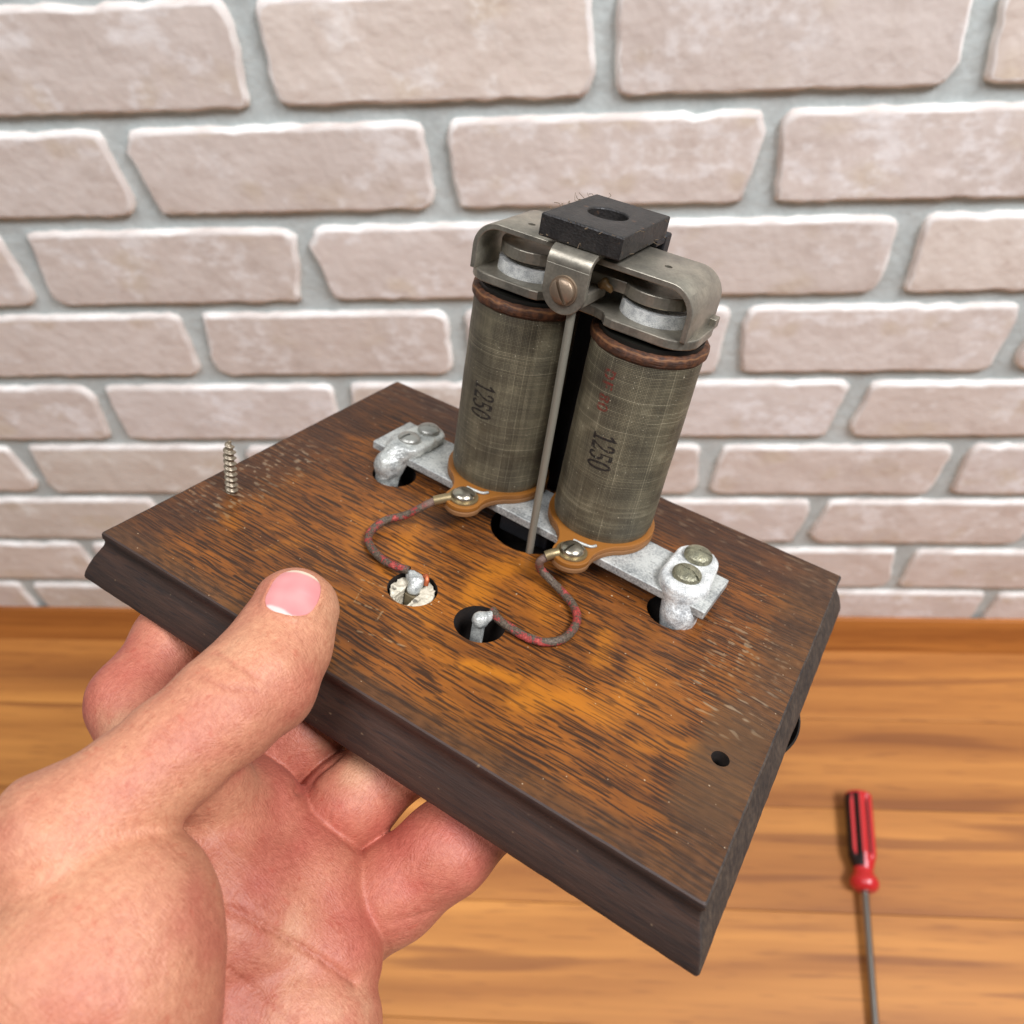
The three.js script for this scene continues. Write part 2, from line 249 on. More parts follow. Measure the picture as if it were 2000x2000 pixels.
// ------------------------------------------------------------------ screwdriver
{
  const a = new THREE.Vector3(0.2677, 0.0127, -0.3121), b = new THREE.Vector3(0.2403, 0.0066, -0.1336), len = 0.0855;
  const sd = new THREE.Group(); sd.name = 'screwdriver'; sd.position.copy(a); scene.add(sd);
  sd.quaternion.setFromUnitVectors(new THREE.Vector3(0, 1, 0), b.clone().sub(a).normalize());
  tag(sd, 'red handled screwdriver with near black left facets, lying on the wooden table, shaft towards the viewer', 'screwdriver');
  const red = new THREE.MeshPhysicalMaterial({ color: new THREE.Color().setRGB(0.6, 0.02, 0.022), roughness: 0.32, clearcoat: 0.4, clearcoatRoughness: 0.25 });
  const prof = [[0, 0.0], [0.0085, 0.0], [0.0112, 0.0015], [0.0118, 0.005], [0.0118, 0.05], [0.0116, 0.056], [0.0092, 0.063], [0.0078, 0.0675], [0.0086, 0.071], [0.0112, 0.0755], [0.0118, 0.0785], [0.0108, 0.082], [0.0075, 0.085], [0, 0.0855]];
  const pos = [], idx = [], R = 96;
  const curve = new THREE.CatmullRomCurve3(prof.map(([x, y]) => new THREE.Vector3(x, y, 0)), false, 'catmullrom', 0.2).getPoints(70);
  curve.forEach((q) => { for (let i = 0; i < R; i++) { const t = i / R * 6.2832, grip = sstep(0.001, 0.008, q.y) * (1 - sstep(0.052, 0.064, q.y)), flute = Math.pow(Math.abs(Math.cos(t * 3)), 5) * 0.0032 * grip, rr = Math.max(0, q.x - flute); pos.push(Math.cos(t) * rr, q.y, Math.sin(t) * rr); } });
  for (let j = 0; j < curve.length - 1; j++) for (let i = 0; i < R; i++) { const p = j * R + i, q = j * R + (i + 1) % R; idx.push(p, p + R, q, q, p + R, q + R); }
  const hg = new THREE.BufferGeometry(); hg.setAttribute('position', new THREE.Float32BufferAttribute(pos, 3)); hg.setIndex(idx); hg.computeVertexNormals();
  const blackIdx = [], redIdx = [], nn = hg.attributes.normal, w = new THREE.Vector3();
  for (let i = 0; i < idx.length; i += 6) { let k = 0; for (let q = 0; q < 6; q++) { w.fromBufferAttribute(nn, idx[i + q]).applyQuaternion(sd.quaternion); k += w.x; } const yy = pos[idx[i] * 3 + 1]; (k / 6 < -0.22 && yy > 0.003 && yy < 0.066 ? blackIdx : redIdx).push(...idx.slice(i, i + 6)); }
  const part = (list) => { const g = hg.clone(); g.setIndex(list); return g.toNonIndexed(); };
  mesh('handle', part(redIdx), red, sd, 1);
  mesh('dark_left_facets', part(blackIdx), new THREE.MeshStandardMaterial({ color: 0x1c0d0b, roughness: 0.6 }), sd, 1);  // handle facets that face left, coloured near black
  mesh('shaft', at(new THREE.CylinderGeometry(0.0029, 0.0029, 0.105, 24), 0, len + 0.05, 0), new THREE.MeshStandardMaterial({ color: 0x8d877e, roughness: 0.3, metalness: 0.9 }), sd, 1);
  const blade = new THREE.BoxGeometry(0.0062, 0.014, 0.0014); mesh('tip', at(blade, 0, len + 0.109, 0), new THREE.MeshStandardMaterial({ color: 0x77726a, roughness: 0.35, metalness: 0.9 }), sd, 1);
}

// ------------------------------------------------------------------ pose shared by the ringer board and the hand that holds it
const pose = { p: new THREE.Vector3(-0.01624, 0.5871, -0.12485), q: new THREE.Quaternion().setFromRotationMatrix(new THREE.Matrix4().makeBasis(
  new THREE.Vector3(0.870133, -0.059095, 0.489261), new THREE.Vector3(0.187797, 0.957636, -0.218324), new THREE.Vector3(-0.455632, 0.281853, 0.844369))) };
const ringer = new THREE.Group(); ringer.name = 'ringer_board'; ringer.position.copy(pose.p); ringer.quaternion.copy(pose.q); scene.add(ringer);
tag(ringer, 'oak board with an antique bell ringer of two cloth wound coils, held by a hand', 'ringer');

// ------------------------------------------------------------------ board
const HX = 100, HZ = 74, TH = 18;
const holes = [[-12.2, 32.2, 7.8], [12.2, 31.6, 7.8], [0, -20, 14], [-55, -14, 8], [57, -13, 8], [89.2, 32.8, 2.5]];
{
  const SPAN_X = 204, SPAN_Z = 152, scratches = [];
  const seg = (x, z, a, b, c, d) => { const t = clamp(((x - a) * (c - a) + (z - b) * (d - b)) / ((c - a) ** 2 + (d - b) ** 2)); return Math.hypot(x - a - (c - a) * t, z - b - (d - b) * t); };
  scratches.push([-22, 48, -13, 46, 0.34], [-22, 48, -24, 42, 0.2], [-13, 46, -12, 50, 0.3], [-8, 55, 1, 53, 0.34], [1, 53, 0, 56, 0.2], [-8, 55, -14, 57, 0.3], [-27, 39, -18, 37, 0.28], [60, 20, 66, 24, 0.15], [75, -40, 84, -46, 0.15], [-60, 50, -58, 44, 0.16]);
  // the golden figure: [half width, strength, points of its middle line]
  const figure = [[3.2, 0.7, -31.2, 4.9, -28, 14.1, -22.3, 23.8], [4.4, 0.75, 9.6, -3.7, 3.7, 3.5, 2.1, 12.7, 3.5, 20.2, 5.6, 27.2], [3, 0.8, 45.4, 9.9, 47, 16.9, 48.4, 22.6], [4.2, 0.7, 61, 13.8, 60.1, 21.7, 60.5, 31, 60.2, 38], [5, 1, 36.5, 50.5, 40.3, 44.9, 48, 40, 56.2, 38.7], [3, 1, 17.7, 48.6, 23.4, 45.5, 31.6, 43.9], [3.2, 0.65, 69.1, 44.2, 75.2, 37.4, 81.8, 34.4], [2.6, 0.55, -49, 16.2, -41.7, 17.2], [2.2, 0.4, 72.7, 6.4, 80.9, 1.8], [2.2, 0.4, -76.8, -25.9, -67.9, -30.5], [2.6, 0.6, -82.3, 43.2, -72.2, 45.2], [3, 0.45, 20, 8, 27, 17], [3, 0.5, -10, 36, 2, 42], [2.6, 0.45, -52, 38, -58, 48], [3, 0.4, -36, -6, -46, 4]];
  const wood = (x, z) => {                                        // [colour, relief]
    const wz = z + 1.1 * N(x / 34, z / 26, 8.3) + 0.22 * N(x / 10, z / 6, 2.7);
    const tone = fbm(x / 40, wz / 10, 4, 1.3), streak = N(x / 22, wz / 1.3, 5.5), fine = N(x / 12, wz / 0.55, 15.5);
    // ray flecks: soft golden patches, some lying across the grain, some drawn out along it
    const bend = x + 9 * N(z / 24, x / 60, 3.9) + 2 * N(z / 7, x / 9, 6.1);
    const across = sstep(0.1, 0.6, N(bend / 10, z / 46, 11.2) + 0.12 * N(x / 3, z / 3, 4.4)), along = sstep(0.16, 0.6, N(x / 21, z / 7.5, 21.4) + 0.14 * N(x / 3.5, z / 1.2, 5.4));
    let drawn = 0; const fx = x + 2.6 * N(x / 7, z / 7, 61.3) + 0.8 * N(x / 2, z / 1.3, 62.1), fz = z + 2.2 * N(x / 8, z / 6, 63.7) + 0.6 * N(x / 3, z / 0.9, 64.9);
    for (const f of figure) { if (Math.abs(x - f[2]) > 40) continue; let m = 1e9; for (let i = 2; i + 3 < f.length; i += 2) m = Math.min(m, seg(fx, fz, f[i], f[i + 1], f[i + 2], f[i + 3])); drawn = Math.max(drawn, f[1] * sstep(f[0] * 1.7, f[0] * 0.1, m + 0.9 * N(x / 9, wz / 0.7, 66))); }
    const fleck = Math.max(across * 0.3, along * 0.32, drawn);
    const heart = Math.exp(-(((x - 2) / 62) ** 2 + ((z - 28) / 40) ** 2)), lean = sstep(-90, 30, x);
    let c = mix3([80, 45, 21], [152, 88, 29], clamp(0.4 + 0.7 * tone + 0.22 * streak + 0.16 * fine + 0.28 * heart));
    c = mix3(c, [184, 112, 26], fleck * (0.45 + 0.42 * heart)); c = mix3(c, [158, 94, 24], heart * 0.34 * clamp(0.5 + tone));
    // open pores: long dark dashes that follow the grain
    const dens = 0.05 + 0.24 * fbm(x / 34, z / 20, 2, 14.2) + 0.14 * fleck - 0.06 * (1 - lean);
    const row = (k, off, len, thin) => { const q = wz / k + 0.5 * N(x / 26, wz / 3.1, off), r = Math.floor(q), t = q - r - 0.5 - 0.22 * N(x / 9, r * 3.7, off + 5), m = N(x / len + 7.13 * r, r * 5.31 + 0.4, off + 2); return sstep(dens, dens + 0.2, m + 0.06) * sstep(thin, thin * 0.35, Math.abs(t)); };
    const p2 = N(x / 5 + 40, wz / 0.42, 17.7);
    const pore = Math.max(row(1.7, 9.1, 11, 0.26), row(1.15, 13.3, 8, 0.25) * 0.75, row(2.7, 23.7, 20, 0.17) * 0.95, sstep(dens + 0.16, dens + 0.3, p2) * 0.5) * (1 - 0.45 * fleck);
    c = mix3(c, [36, 23, 16], pore * (0.86 - 0.12 * heart));
    // the dark rim that lay under the box's walls, and its worn grey dirt
    const wob = 4 * N(x / 9, z / 7, 31.1) + 1.6 * N(x / 2.6, z / 1.6, 33.3);
    const back = sstep(-46, -58, z + wob), left = sstep(-76, -90, x + wob), right = sstep(78, 92, x + wob), front = sstep(62, 72, z + wob * 0.8);
    const reddish = Math.max(back, left * 0.85); c = mix3(c, mix3([52, 32, 22], [84, 52, 32], clamp(0.5 + tone + 0.5 * streak - pore * 0.5)), reddish * 0.82);
    const greyish = Math.max(right * 0.9, front * 0.85); c = mix3(c, mix3([54, 38, 26], [88, 62, 42], clamp(0.5 + 0.8 * N(x / 3, z / 2, 41) + tone)), greyish * 0.7);
    // rectangular worn mark round the empty screw hole, dirt round the screw
    const mark = sstep(14, 8, Math.abs(x - 90 + wob * 0.3) * 1.3) * sstep(26, 18, Math.abs(z - 34 + wob * 0.4)); c = mix3(c, [84, 60, 38], mark * 0.55);
    const dirt = Math.max(sstep(0.1, 0.55, N(x / 3.5, z / 1.5, 51) + 0.3 * N(x, z, 53)) * sstep(16, 4, Math.abs(x + 88)) * sstep(40, 20, Math.abs(z - 20)) * 0.55, sstep(0.2, 0.5, N(x / 4, z / 1.6, 57) + 0.3 * N(x, z, 53)) * sstep(20, 6, Math.hypot((x - 80) * 0.9, z + 14)) * 0.55, sstep(0.25, 0.55, N(x / 4, z / 1.6, 61)) * sstep(20, 8, Math.hypot(x - 84, (z - 8) * 0.8)) * 0.6, sstep(0.2, 0.5, N(x / 5, z / 2, 67)) * sstep(12, 4, Math.abs(z + 66)) * 0.3);
    c = mix3(c, [150, 134, 110], dirt);
    let relief = 0.6 - pore * 0.45 + 0.12 * streak + 0.1 * tone;
    for (const [a, b, e, d, w] of scratches) { const s = seg(x + 0.3 * N(x, z, 3), z, a, b, e, d), k = 1 - sstep(w * 0.5, w * 1.6, s); if (k > 0) { c = mix3(c, [158, 132, 100], k * 0.6 * clamp(0.6 + 2 * N(x / 1.5, z / 1.5, 71))); relief -= k * 0.4; } }
    const sp = N(x * 0.9, z * 0.9, 81); if (sp > 0.66) c = mix3(c, [196, 178, 150], sstep(0.66, 0.72, sp) * 0.85);
    return [c, relief];
  };
  const TW = 1400, TD = 1043, cd = new Uint8Array(TW * TD * 4), bd = new Uint8Array(TW * TD * 4);
  for (let j = 0; j < TD; j++) for (let i = 0; i < TW; i++) { const [c, h] = wood((i / TW - 0.5) * SPAN_X, (j / TD - 0.5) * SPAN_Z), k = (j * TW + i) * 4; cd[k] = clamp(c[0], 0, 255); cd[k + 1] = clamp(c[1], 0, 255); cd[k + 2] = clamp(c[2], 0, 255); bd[k] = bd[k + 1] = bd[k + 2] = clamp(h) * 255; cd[k + 3] = bd[k + 3] = 255; }
  const oak = finish(new THREE.DataTexture(cd, TW, TD), false, true), oakBump = finish(new THREE.DataTexture(bd, TW, TD), false, false);
  const topM = new THREE.MeshPhysicalMaterial({ map: oak, bumpMap: oakBump, bumpScale: 0.00014, roughness: 0.5, specularIntensity: 0.45, clearcoat: 0.2, clearcoatRoughness: 0.22 });
  const sideMap = colourTexture(1024, 256, (u, v) => { const x = u * 200, y = v * 40; const t = fbm(x / 22, y / 2.2, 4, 3.3), p = N(x / 7, y / 0.9, 8.8), d = N(x / 2, y / 2, 12); let c = mix3([36, 25, 19], [70, 47, 34], clamp(0.5 + 0.9 * t)); c = mix3(c, [30, 22, 20], sstep(0.25, 0.5, p) * 0.6); return mix3(c, [132, 112, 84], sstep(0.6, 0.72, d) * 0.6); });
  const endMap = colourTexture(512, 512, (u, v) => { const t = tiled((x, y) => fbm(x * 20, y * 20, 4), 1, 1)(u, v), s = tiled((x, y) => N(x * 110, y * 70), 1, 1)(u, v); return mix3([38, 31, 26], [82, 68, 54], clamp(0.42 + 0.7 * t + 0.45 * s)); });
  const sideM = new THREE.MeshPhysicalMaterial({ map: sideMap, bumpMap: metalNoise, bumpScale: 0.00008, roughness: 0.6, clearcoat: 0.06, clearcoatRoughness: 0.5 });
  const endM = new THREE.MeshStandardMaterial({ map: endMap, bumpMap: metalNoise, bumpScale: 0.0002, roughness: 0.75 });
  const inM = new THREE.MeshStandardMaterial({ map: endMap, color: 0x8a7660, roughness: 0.85 });
  const board = new THREE.Group(); board.name = 'board'; ringer.add(board); board.userData.label = 'dark stained oak board with moulded edges';
  // top face with its holes
  const wear = (x, z, d) => 1 - 0.0022 * Math.max(0, N(x / 6, z / 6, d / 5) - 0.1) - 0.0009 * N(x / 1.7, z / 1.7, d / 2);
  const rect = (hx, hz, r, n = 6) => { const o = []; const add = (x, z) => { const l = o[o.length - 1]; if (l) { const m = Math.abs(x - l[0]) > 50 ? 120 : Math.abs(z - l[1]) > 50 ? 90 : 1; for (let k = 1; k < m; k++) o.push([lerp(l[0], x, k / m), lerp(l[1], z, k / m)]); } o.push([x, z]); }; for (const [sx, sz, a0] of [[1, 1, 0], [-1, 1, 90], [-1, -1, 180], [1, -1, 270]]) for (let i = 0; i <= n; i++) { const a = (a0 + 90 * i / n) * Math.PI / 180; add(sx * (hx - r) + Math.cos(a) * r, sz * (hz - r) + Math.sin(a) * r); } add(...o[0]); o.pop(); return o; };
  const shape = new THREE.Shape(rect(HX - 0.7, HZ - 0.7, 0.8).map(([x, z]) => new THREE.Vector2(x * wear(x, z, 0), -z * wear(x, z, 0))));
  for (const [x, z, r] of holes) { const h = new THREE.Path(); h.absarc(x, -z, r, 0, Math.PI * 2, true); shape.holes.push(h); }
  const tg = new THREE.ShapeGeometry(shape, 40); tg.rotateX(-Math.PI / 2);
  { const p = tg.attributes.position, uv = tg.attributes.uv; for (let i = 0; i < p.count; i++) uv.setXY(i, p.getX(i) / SPAN_X + 0.5, p.getZ(i) / SPAN_Z + 0.5); }
  mesh('top_face', tg, topM, board);
  // moulded edge all round
  const prof = [[0, -0.7], [0.25, -0.2], [0.8, 0], [2, 0], [2.8, -0.3], [3.8, -0.4], [5.2, 0], [7.5, 1.2], [10, 2.5], [13, 3.8], [15.5, 4.7], [17, 5], [17.7, 4.9], [18, 4.4]];
  for (const [name, side, end] of [['long_edge', 1, 1], ['long_edge', 1, -1], ['end_edge', 0, 1], ['end_edge', 0, -1]]) {
    const pos = [], uv = [], idx = [];
    const rings = prof.map(([d, o]) => rect(HX + o, HZ + o, 0.8).map(([x, z]) => [x * wear(x, z, d), -d, z * wear(x, z, d)]));
    const n = rings[0].length;
    rings.forEach((rg, j) => rg.forEach(([x, y, z]) => { pos.push(x, y, z); side ? uv.push(x / 200, (-y + prof[j][1]) / 40 + z * 0.003) : uv.push(z / 120, (y - prof[j][1]) / 120 + x * 0.004); }));
    for (let j = 0; j < rings.length - 1; j++) for (let i = 0; i < n; i++) {
      const a = j * n + i, b = j * n + (i + 1) % n, [x1, , z1] = rings[3][i], [x2, , z2] = rings[3][(i + 1) % n], long = Math.abs(x2 - x1) > Math.abs(z2 - z1);
      if (long === !!side && (side ? z1 + z2 : x1 + x2) * end > 0) idx.push(a, b, a + n, b, b + n, a + n);
    }
    let g = new THREE.BufferGeometry(); g.setAttribute('position', new THREE.Float32BufferAttribute(pos, 3)); g.setAttribute('uv', new THREE.Float32BufferAttribute(uv, 2)); g.setIndex(idx);
    g = toCreasedNormals(g, 0.5); mesh(name, g, side ? sideM : endM, board);
  }
  const under = new THREE.ShapeGeometry(new THREE.Shape(rect(HX + 3.2, HZ + 3.2, 2.5).map(([x, z]) => new THREE.Vector2(x, z)))); under.rotateX(Math.PI / 2); at(under, 0, -TH, 0);
  mesh('underside', under, sideM, board);
  const walls = []; for (const [x, z, r] of holes) { walls.push(at(new THREE.CylinderGeometry(r, r, TH - 0.6, 40, 6, true), x, -(TH - 0.6) / 2, z)); const d = new THREE.CircleGeometry(r, 32); d.rotateX(-Math.PI / 2); walls.push(at(d, x, -(TH - 0.6), z)); }
  mesh('drilled_hole', merge(walls.map((g) => boxUV(g, 60))), inM, board);
  // wood screw: thread as a ridge that winds round the core
  const sp = [], si = [], A = 48, J = 260, L = 20.5, pitch = 2.15;
  for (let j = 0; j <= J; j++) for (let i = 0; i < A; i++) { const y = -2 + (L + 2) * j / J, a = i / A * 6.2832, taper = clamp((L - y) / 4.2), ph = ((y / pitch - i / A) % 1 + 1) % 1, ridge = Math.pow(Math.max(0, 1 - Math.abs(ph - 0.5) * 3.4), 0.8), rr = (1.32 * Math.sqrt(taper) + 0.85 * ridge * Math.pow(taper, 0.25) * (taper > 0 ? 1 : 0)); sp.push(Math.cos(a) * rr, y, Math.sin(a) * rr); }
  for (let j = 0; j < J; j++) for (let i = 0; i < A; i++) { const a = j * A + i, b = j * A + (i + 1) % A; si.push(a, a + A, b, b, a + A, b + A); }
  const sg = new THREE.BufferGeometry(); sg.setAttribute('position', new THREE.Float32BufferAttribute(sp, 3)); sg.setIndex(si); sg.computeVertexNormals(); at(sg, -87.9, 0, 32.9);
  tag(mesh('wood_screw', boxUV(sg, 20), new THREE.MeshStandardMaterial({ map: steelColour, color: 0xf2e6d8, roughness: 0.36, metalness: 0.5 }), ringer), 'pointed wood screw standing up out of the board');
}

// ------------------------------------------------------------------ small parts
function slottedHead(r, h, slot, angle, flat = 0.35) {            // domed screw head with a cut slot, base at y = 0
  const pts = [[0, 0], [r, 0], [r, h * flat]]; for (let i = 1; i <= 10; i++) { const a = i / 10 * Math.PI / 2; pts.push([Math.cos(a) * r, h * flat + Math.sin(a) * h * (1 - flat)]); }
  pts[pts.length - 1][0] = 0;
  const g = toCreasedNormals(new THREE.LatheGeometry(pts.map(([x, y]) => new THREE.Vector2(x, y)), 40), 0.7);
  const b = new THREE.BoxGeometry(r * 2.4, h, slot); at(b, 0, h * 0.84, 0); b.rotateY(angle);
  return cut(g, b);
}
function plate(shape, t, bevel = 0.25, seg = 24) {                // shape lies in x, -z; thickness t upward from y = 0
  const g = new THREE.ExtrudeGeometry(shape, { depth: t - bevel * 2, bevelEnabled: bevel > 0, bevelThickness: bevel, bevelSize: bevel, bevelOffset: -bevel, bevelSegments: 2, curveSegments: seg });
  g.translate(0, 0, bevel); g.rotateX(-Math.PI / 2); return g;
}
const V2 = (x, z) => new THREE.Vector2(x, -z);
const tube = (pts, r, seg = 80, rad = 12) => new THREE.TubeGeometry(new THREE.CatmullRomCurve3(pts.map((p) => new THREE.Vector3(...p))), seg, r, rad, false);

// yoke bar across the board, with the magnet under it
{
  const bar = new RoundedBoxGeometry(134.5, 3.2, 21.2, 2, 0.5); bar.rotateY(-0.047); at(bar, 0.6, 6.9, -23.2);
  mesh('yoke_bar', boxUV(bar, 60), M.bluedBar, ringer).userData.label = 'flat grey galvanised bar under the coils';
  mesh('magnet', boxUV(at(new RoundedBoxGeometry(19, 7, 17, 2, 0.8), 0, 1.7, -23), 40), M.iron, ringer);
}
// the two lumpy cast brackets that hold the bar's ends
for (const s of [-1, 1]) {
  const left = s < 0, a = left ? [-53.1, -31] : [56.4, -29.2], b = left ? [-54.4, -20.6] : [56.9, -17.2], R = left ? 7.0 : 8.2;
  const slab = (x, y, z) => { const dx = b[0] - a[0], dz = b[1] - a[1], t = clamp(((x - a[0]) * dx + (z - a[1]) * dz) / (dx * dx + dz * dz)), d = Math.hypot(x - a[0] - dx * t, z - a[1] - dz * t) - lerp(R - 0.8, R, t), q = 1.6, X = Math.max(d + q, 0), Y = Math.max(Math.abs(y - 10.2) - 2.1 + q, 0); return Math.min(Math.max(d + q, Math.abs(y - 10.2) - 2.1 + q), 0) + Math.hypot(X, Y) - q; };
  const leg = left ? [[-55.2, 7.2, -17.5, 4.6], [-56.6, 4.6, -12.4, 4.6], [-56.8, -9, -11.2, 4.3]] : [[58, 5.8, -15.5, 6.2], [59.4, 2.2, -12, 5.2], [60.2, -9, -11.5, 4.6]];
  const amp = left ? 0.6 : 0.2, sc = left ? 2.6 : 1.6;
  const f = (x, y, z) => smin(slab(x, y, z), Math.min(smin(capsule(x, y, z, leg[0], leg[1]), capsule(x, y, z, leg[1], leg[2]), 3)), 4) + amp * N(x / sc, y / sc, z / sc + 5) * 0.6 + 0.12 * N(x * 1.4, y * 1.4, z * 1.4);
  const g = fieldMesh(f, left ? [-68, -10, -42] : [44, -10, -41], left ? [-42, 15, -4] : [70, 15, -4], 0.42);
  const br = mesh('bracket', boxUV(g, 26), left ? M.lead : M.galva, ringer);
  br.userData.label = left ? 'shiny lumpy lead grey bracket on the left end of the bar' : 'matt white grey cast bracket on the right end of the bar';
  for (const [k, q] of [a, b].entries()) {
    const h = slottedHead(left ? 4.1 : 4.7, left ? 2.6 : 2.9, left ? 1.1 : 0.8, left ? (k ? 1.2 : 0.5) : (k ? -0.35 : 0.2), 0.3); at(h, q[0], left ? 12.2 : 12.6, q[1]);
    mesh('bracket_screw', boxUV(h, 22), left ? M.screwGrey : new THREE.MeshStandardMaterial({ map: galvaColour, color: 0xb9b49a, roughness: 0.42, metalness: 0.6, bumpMap: metalNoise, bumpScale: 0.0002 }), br);
  }
}

// ------------------------------------------------------------------ coils
{
  const TWx = 1440, THy = 900, RAD = 17, Y0 = 12, Y1 = 78.6, canvas = document.createElement('canvas'); canvas.width = TWx; canvas.height = THy;
  function cloth(shift, red, seed) {
    const g = canvas.getContext('2d'); g.fillStyle = '#fff'; g.fillRect(0, 0, TWx, THy);
    const px = (deg) => TWx * (0.5 + deg / 360), py = (y) => THy * (1 - (y - Y0) / (Y1 - Y0));   // image x runs round the coil, y down from its top
    g.save(); g.translate(px(shift), py(44.4)); g.rotate(Math.PI / 2 + (red ? -0.015 : 0.03));                     // digits read downwards
    const uw = THy / (Y1 - Y0), uh = TWx / (2 * Math.PI * RAD); g.scale(1, 1); g.fillStyle = '#000'; g.textBaseline = 'middle'; g.textAlign = 'center';
    const fs = 7.6 * uh / 0.72; g.font = `${fs}px serif`; const wNow = g.measureText('1250').width; g.scale(12.6 * uw / wNow, 1); g.fillText('1250', 0, fs * 0.03); g.lineWidth = 5; g.strokeStyle = '#000'; g.strokeText('1250', 0, fs * 0.03);
    g.restore();
    if (red) { g.save(); g.translate(px(-12.2), py(64)); g.rotate(Math.PI / 2); g.fillStyle = '#f00'; g.textBaseline = 'middle'; g.textAlign = 'center'; const rs = 3.9 * uh / 0.72; g.font = `bold ${rs}px sans-serif`; const w2 = g.measureText('DF 80').width; g.scale(14 * uw / w2, 1); g.fillText('DF 80', 0, 0); g.restore(); }
    const ink = g.getImageData(0, 0, TWx, THy).data;
    const slubX = new Float32Array(400), slubY = new Float32Array(300), r = rng(seed); for (let i = 0; i < 400; i++) slubX[i] = r() < 0.12 ? 0.5 + r() * 0.4 : r() * 0.4; for (let i = 0; i < 300; i++) slubY[i] = r() < 0.1 ? 0.4 + r() * 0.4 : r() * 0.4;
    const bump = new Uint8Array(TWx * THy * 4);
    const map = colourTexture(TWx, THy, (u, v, i, j) => {
      const wv = 0.9 * N(u * 22, v * 7, seed) + 0.25 * N(u * 60, v * 30, seed), a = u * 236 + 0.5 * N(u * 9, v * 9, seed + 5), b = v * 138 + 0.9 * N(u * 16, v * 6, seed);
      const fa = Math.floor(a), fb = Math.floor(b), ta = Math.sin((a - fa) * Math.PI), tb = Math.sin((b - fb) * Math.PI), over = (fa + fb) & 1;
      const ta2 = Math.pow(ta, 1.3) * (over ? 1 : 0.72), tb2 = Math.pow(tb, 1.3) * (over ? 0.72 : 1), h = Math.max(ta2, tb2);
      const lighten = 0.55 * slubX[((fa % 400) + 400) % 400] * ta2 * clamp(0.7 + 0.9 * N(fa * 0.37, v * 5, seed)) + 0.55 * slubY[((fb % 300) + 300) % 300] * tb2 * clamp(0.7 + 0.9 * N(u * 8, fb * 0.41, seed));
      const worn = fbm(u * 12, v * 8, 4, seed + 9), dirt = fbm(u * 5, v * 6, 3, seed + 19);
      let c = mix3([32, 29, 22], [144, 134, 104], clamp(-0.02 + 0.62 * h + 0.55 * lighten + 0.42 * worn)); c = mix3(c, [196, 188, 160], clamp(lighten * h * 1.0 + 0.25 * sstep(0.2, 0.5, worn) * h));
      c = mix3(c, [58, 50, 36], sstep(0.1, 0.4, dirt) * 0.45);
      const k = ((THy - 1 - j) * TWx + i) * 4, isRed = ink[k] > 120 && ink[k + 1] < 140, isInk = ink[k] < 110;
      if (isInk) c = mix3(c, [20, 19, 18], 0.88 * clamp(0.75 + 0.9 * N(u * 140, v * 90, 3) + 0.25 * h)); else if (isRed) c = mix3(c, [122, 32, 24], 0.9 * clamp(0.6 + 1.1 * N(u * 110, v * 80, 8)));
      const sp = N(u * 190, v * 120, seed + 31); if (sp > 0.62) c = mix3(c, [206, 198, 170], sstep(0.62, 0.72, sp));
      const o = (j * TWx + i) * 4; bump[o] = bump[o + 1] = bump[o + 2] = 255 * clamp(h); bump[o + 3] = 255; return c;
    });
    return new THREE.MeshStandardMaterial({ map, bumpMap: finish(new THREE.DataTexture(bump, TWx, THy), true, false), bumpScale: 0.00008, roughness: 0.5 });
  }
  for (const s of [-1, 1]) {
    const x = s < 0 ? -20.9 : 21.0, z = -29.8, ear = s < 0 ? [-19.4, -4.3] : [22.8, -3.3];
    const coil = new THREE.Group(); coil.name = 'coil'; ringer.add(coil); coil.userData.label = s < 0 ? 'left coil wound in dark woven cloth, printed 1250' : 'right coil wound in dark woven cloth, printed 1250 below a faded red mark';
    // winding: slightly uneven cylinder; u = 0.5 faces the front
    const R = 96, J = 60, pos = [], uv = [], idx = [];
    for (let j = 0; j <= J; j++) for (let i = 0; i <= R; i++) { const a = (i / R - 0.5) * 6.28318, y = lerp(12, 76.2, j / J), rr = 17 + 0.14 * N(Math.cos(a) * 2.5, Math.sin(a) * 2.5, y / 9 + s * 3) - 0.5 * sstep(2.5, 0, y - 12) - 0.25 * sstep(3, 0, 76.2 - y); pos.push(x + Math.sin(a) * rr, y, z + Math.cos(a) * rr); uv.push(i / R, (y - 12) / 66.6); }
    for (let j = 0; j < J; j++) for (let i = 0; i < R; i++) { const a = j * (R + 1) + i; idx.push(a, a + 1, a + R + 2, a, a + R + 2, a + R + 1); }
    const wg = new THREE.BufferGeometry(); wg.setAttribute('position', new THREE.Float32BufferAttribute(pos, 3)); wg.setAttribute('uv', new THREE.Float32BufferAttribute(uv, 2)); wg.setIndex(idx); wg.computeVertexNormals();
    mesh('winding', wg, cloth(s < 0 ? -4.3 : 0.4, s > 0, s < 0 ? 3.3 : 9.7), coil);
    // leathery brown ring and black washers at the top
    const band = [[15.6, 74.9], [17.1, 75.0], [17.75, 75.8], [17.85, 77], [17.6, 78.3], [16.9, 78.7], [15.4, 78.6]];
    const lg = new THREE.LatheGeometry(band.map(([r, y]) => new THREE.Vector2(r, y)), 96); { const p = lg.attributes.position; for (let i = 0; i < p.count; i++) { const a = Math.atan2(p.getZ(i), p.getX(i)), w = 1 + 0.012 * N(Math.cos(a) * 4, Math.sin(a) * 4, s); p.setXYZ(i, p.getX(i) * w, p.getY(i) + 0.35 * N(Math.cos(a) * 7, Math.sin(a) * 7, s + 4), p.getZ(i) * w); } } lg.computeVertexNormals(); at(lg, x, 0, z);
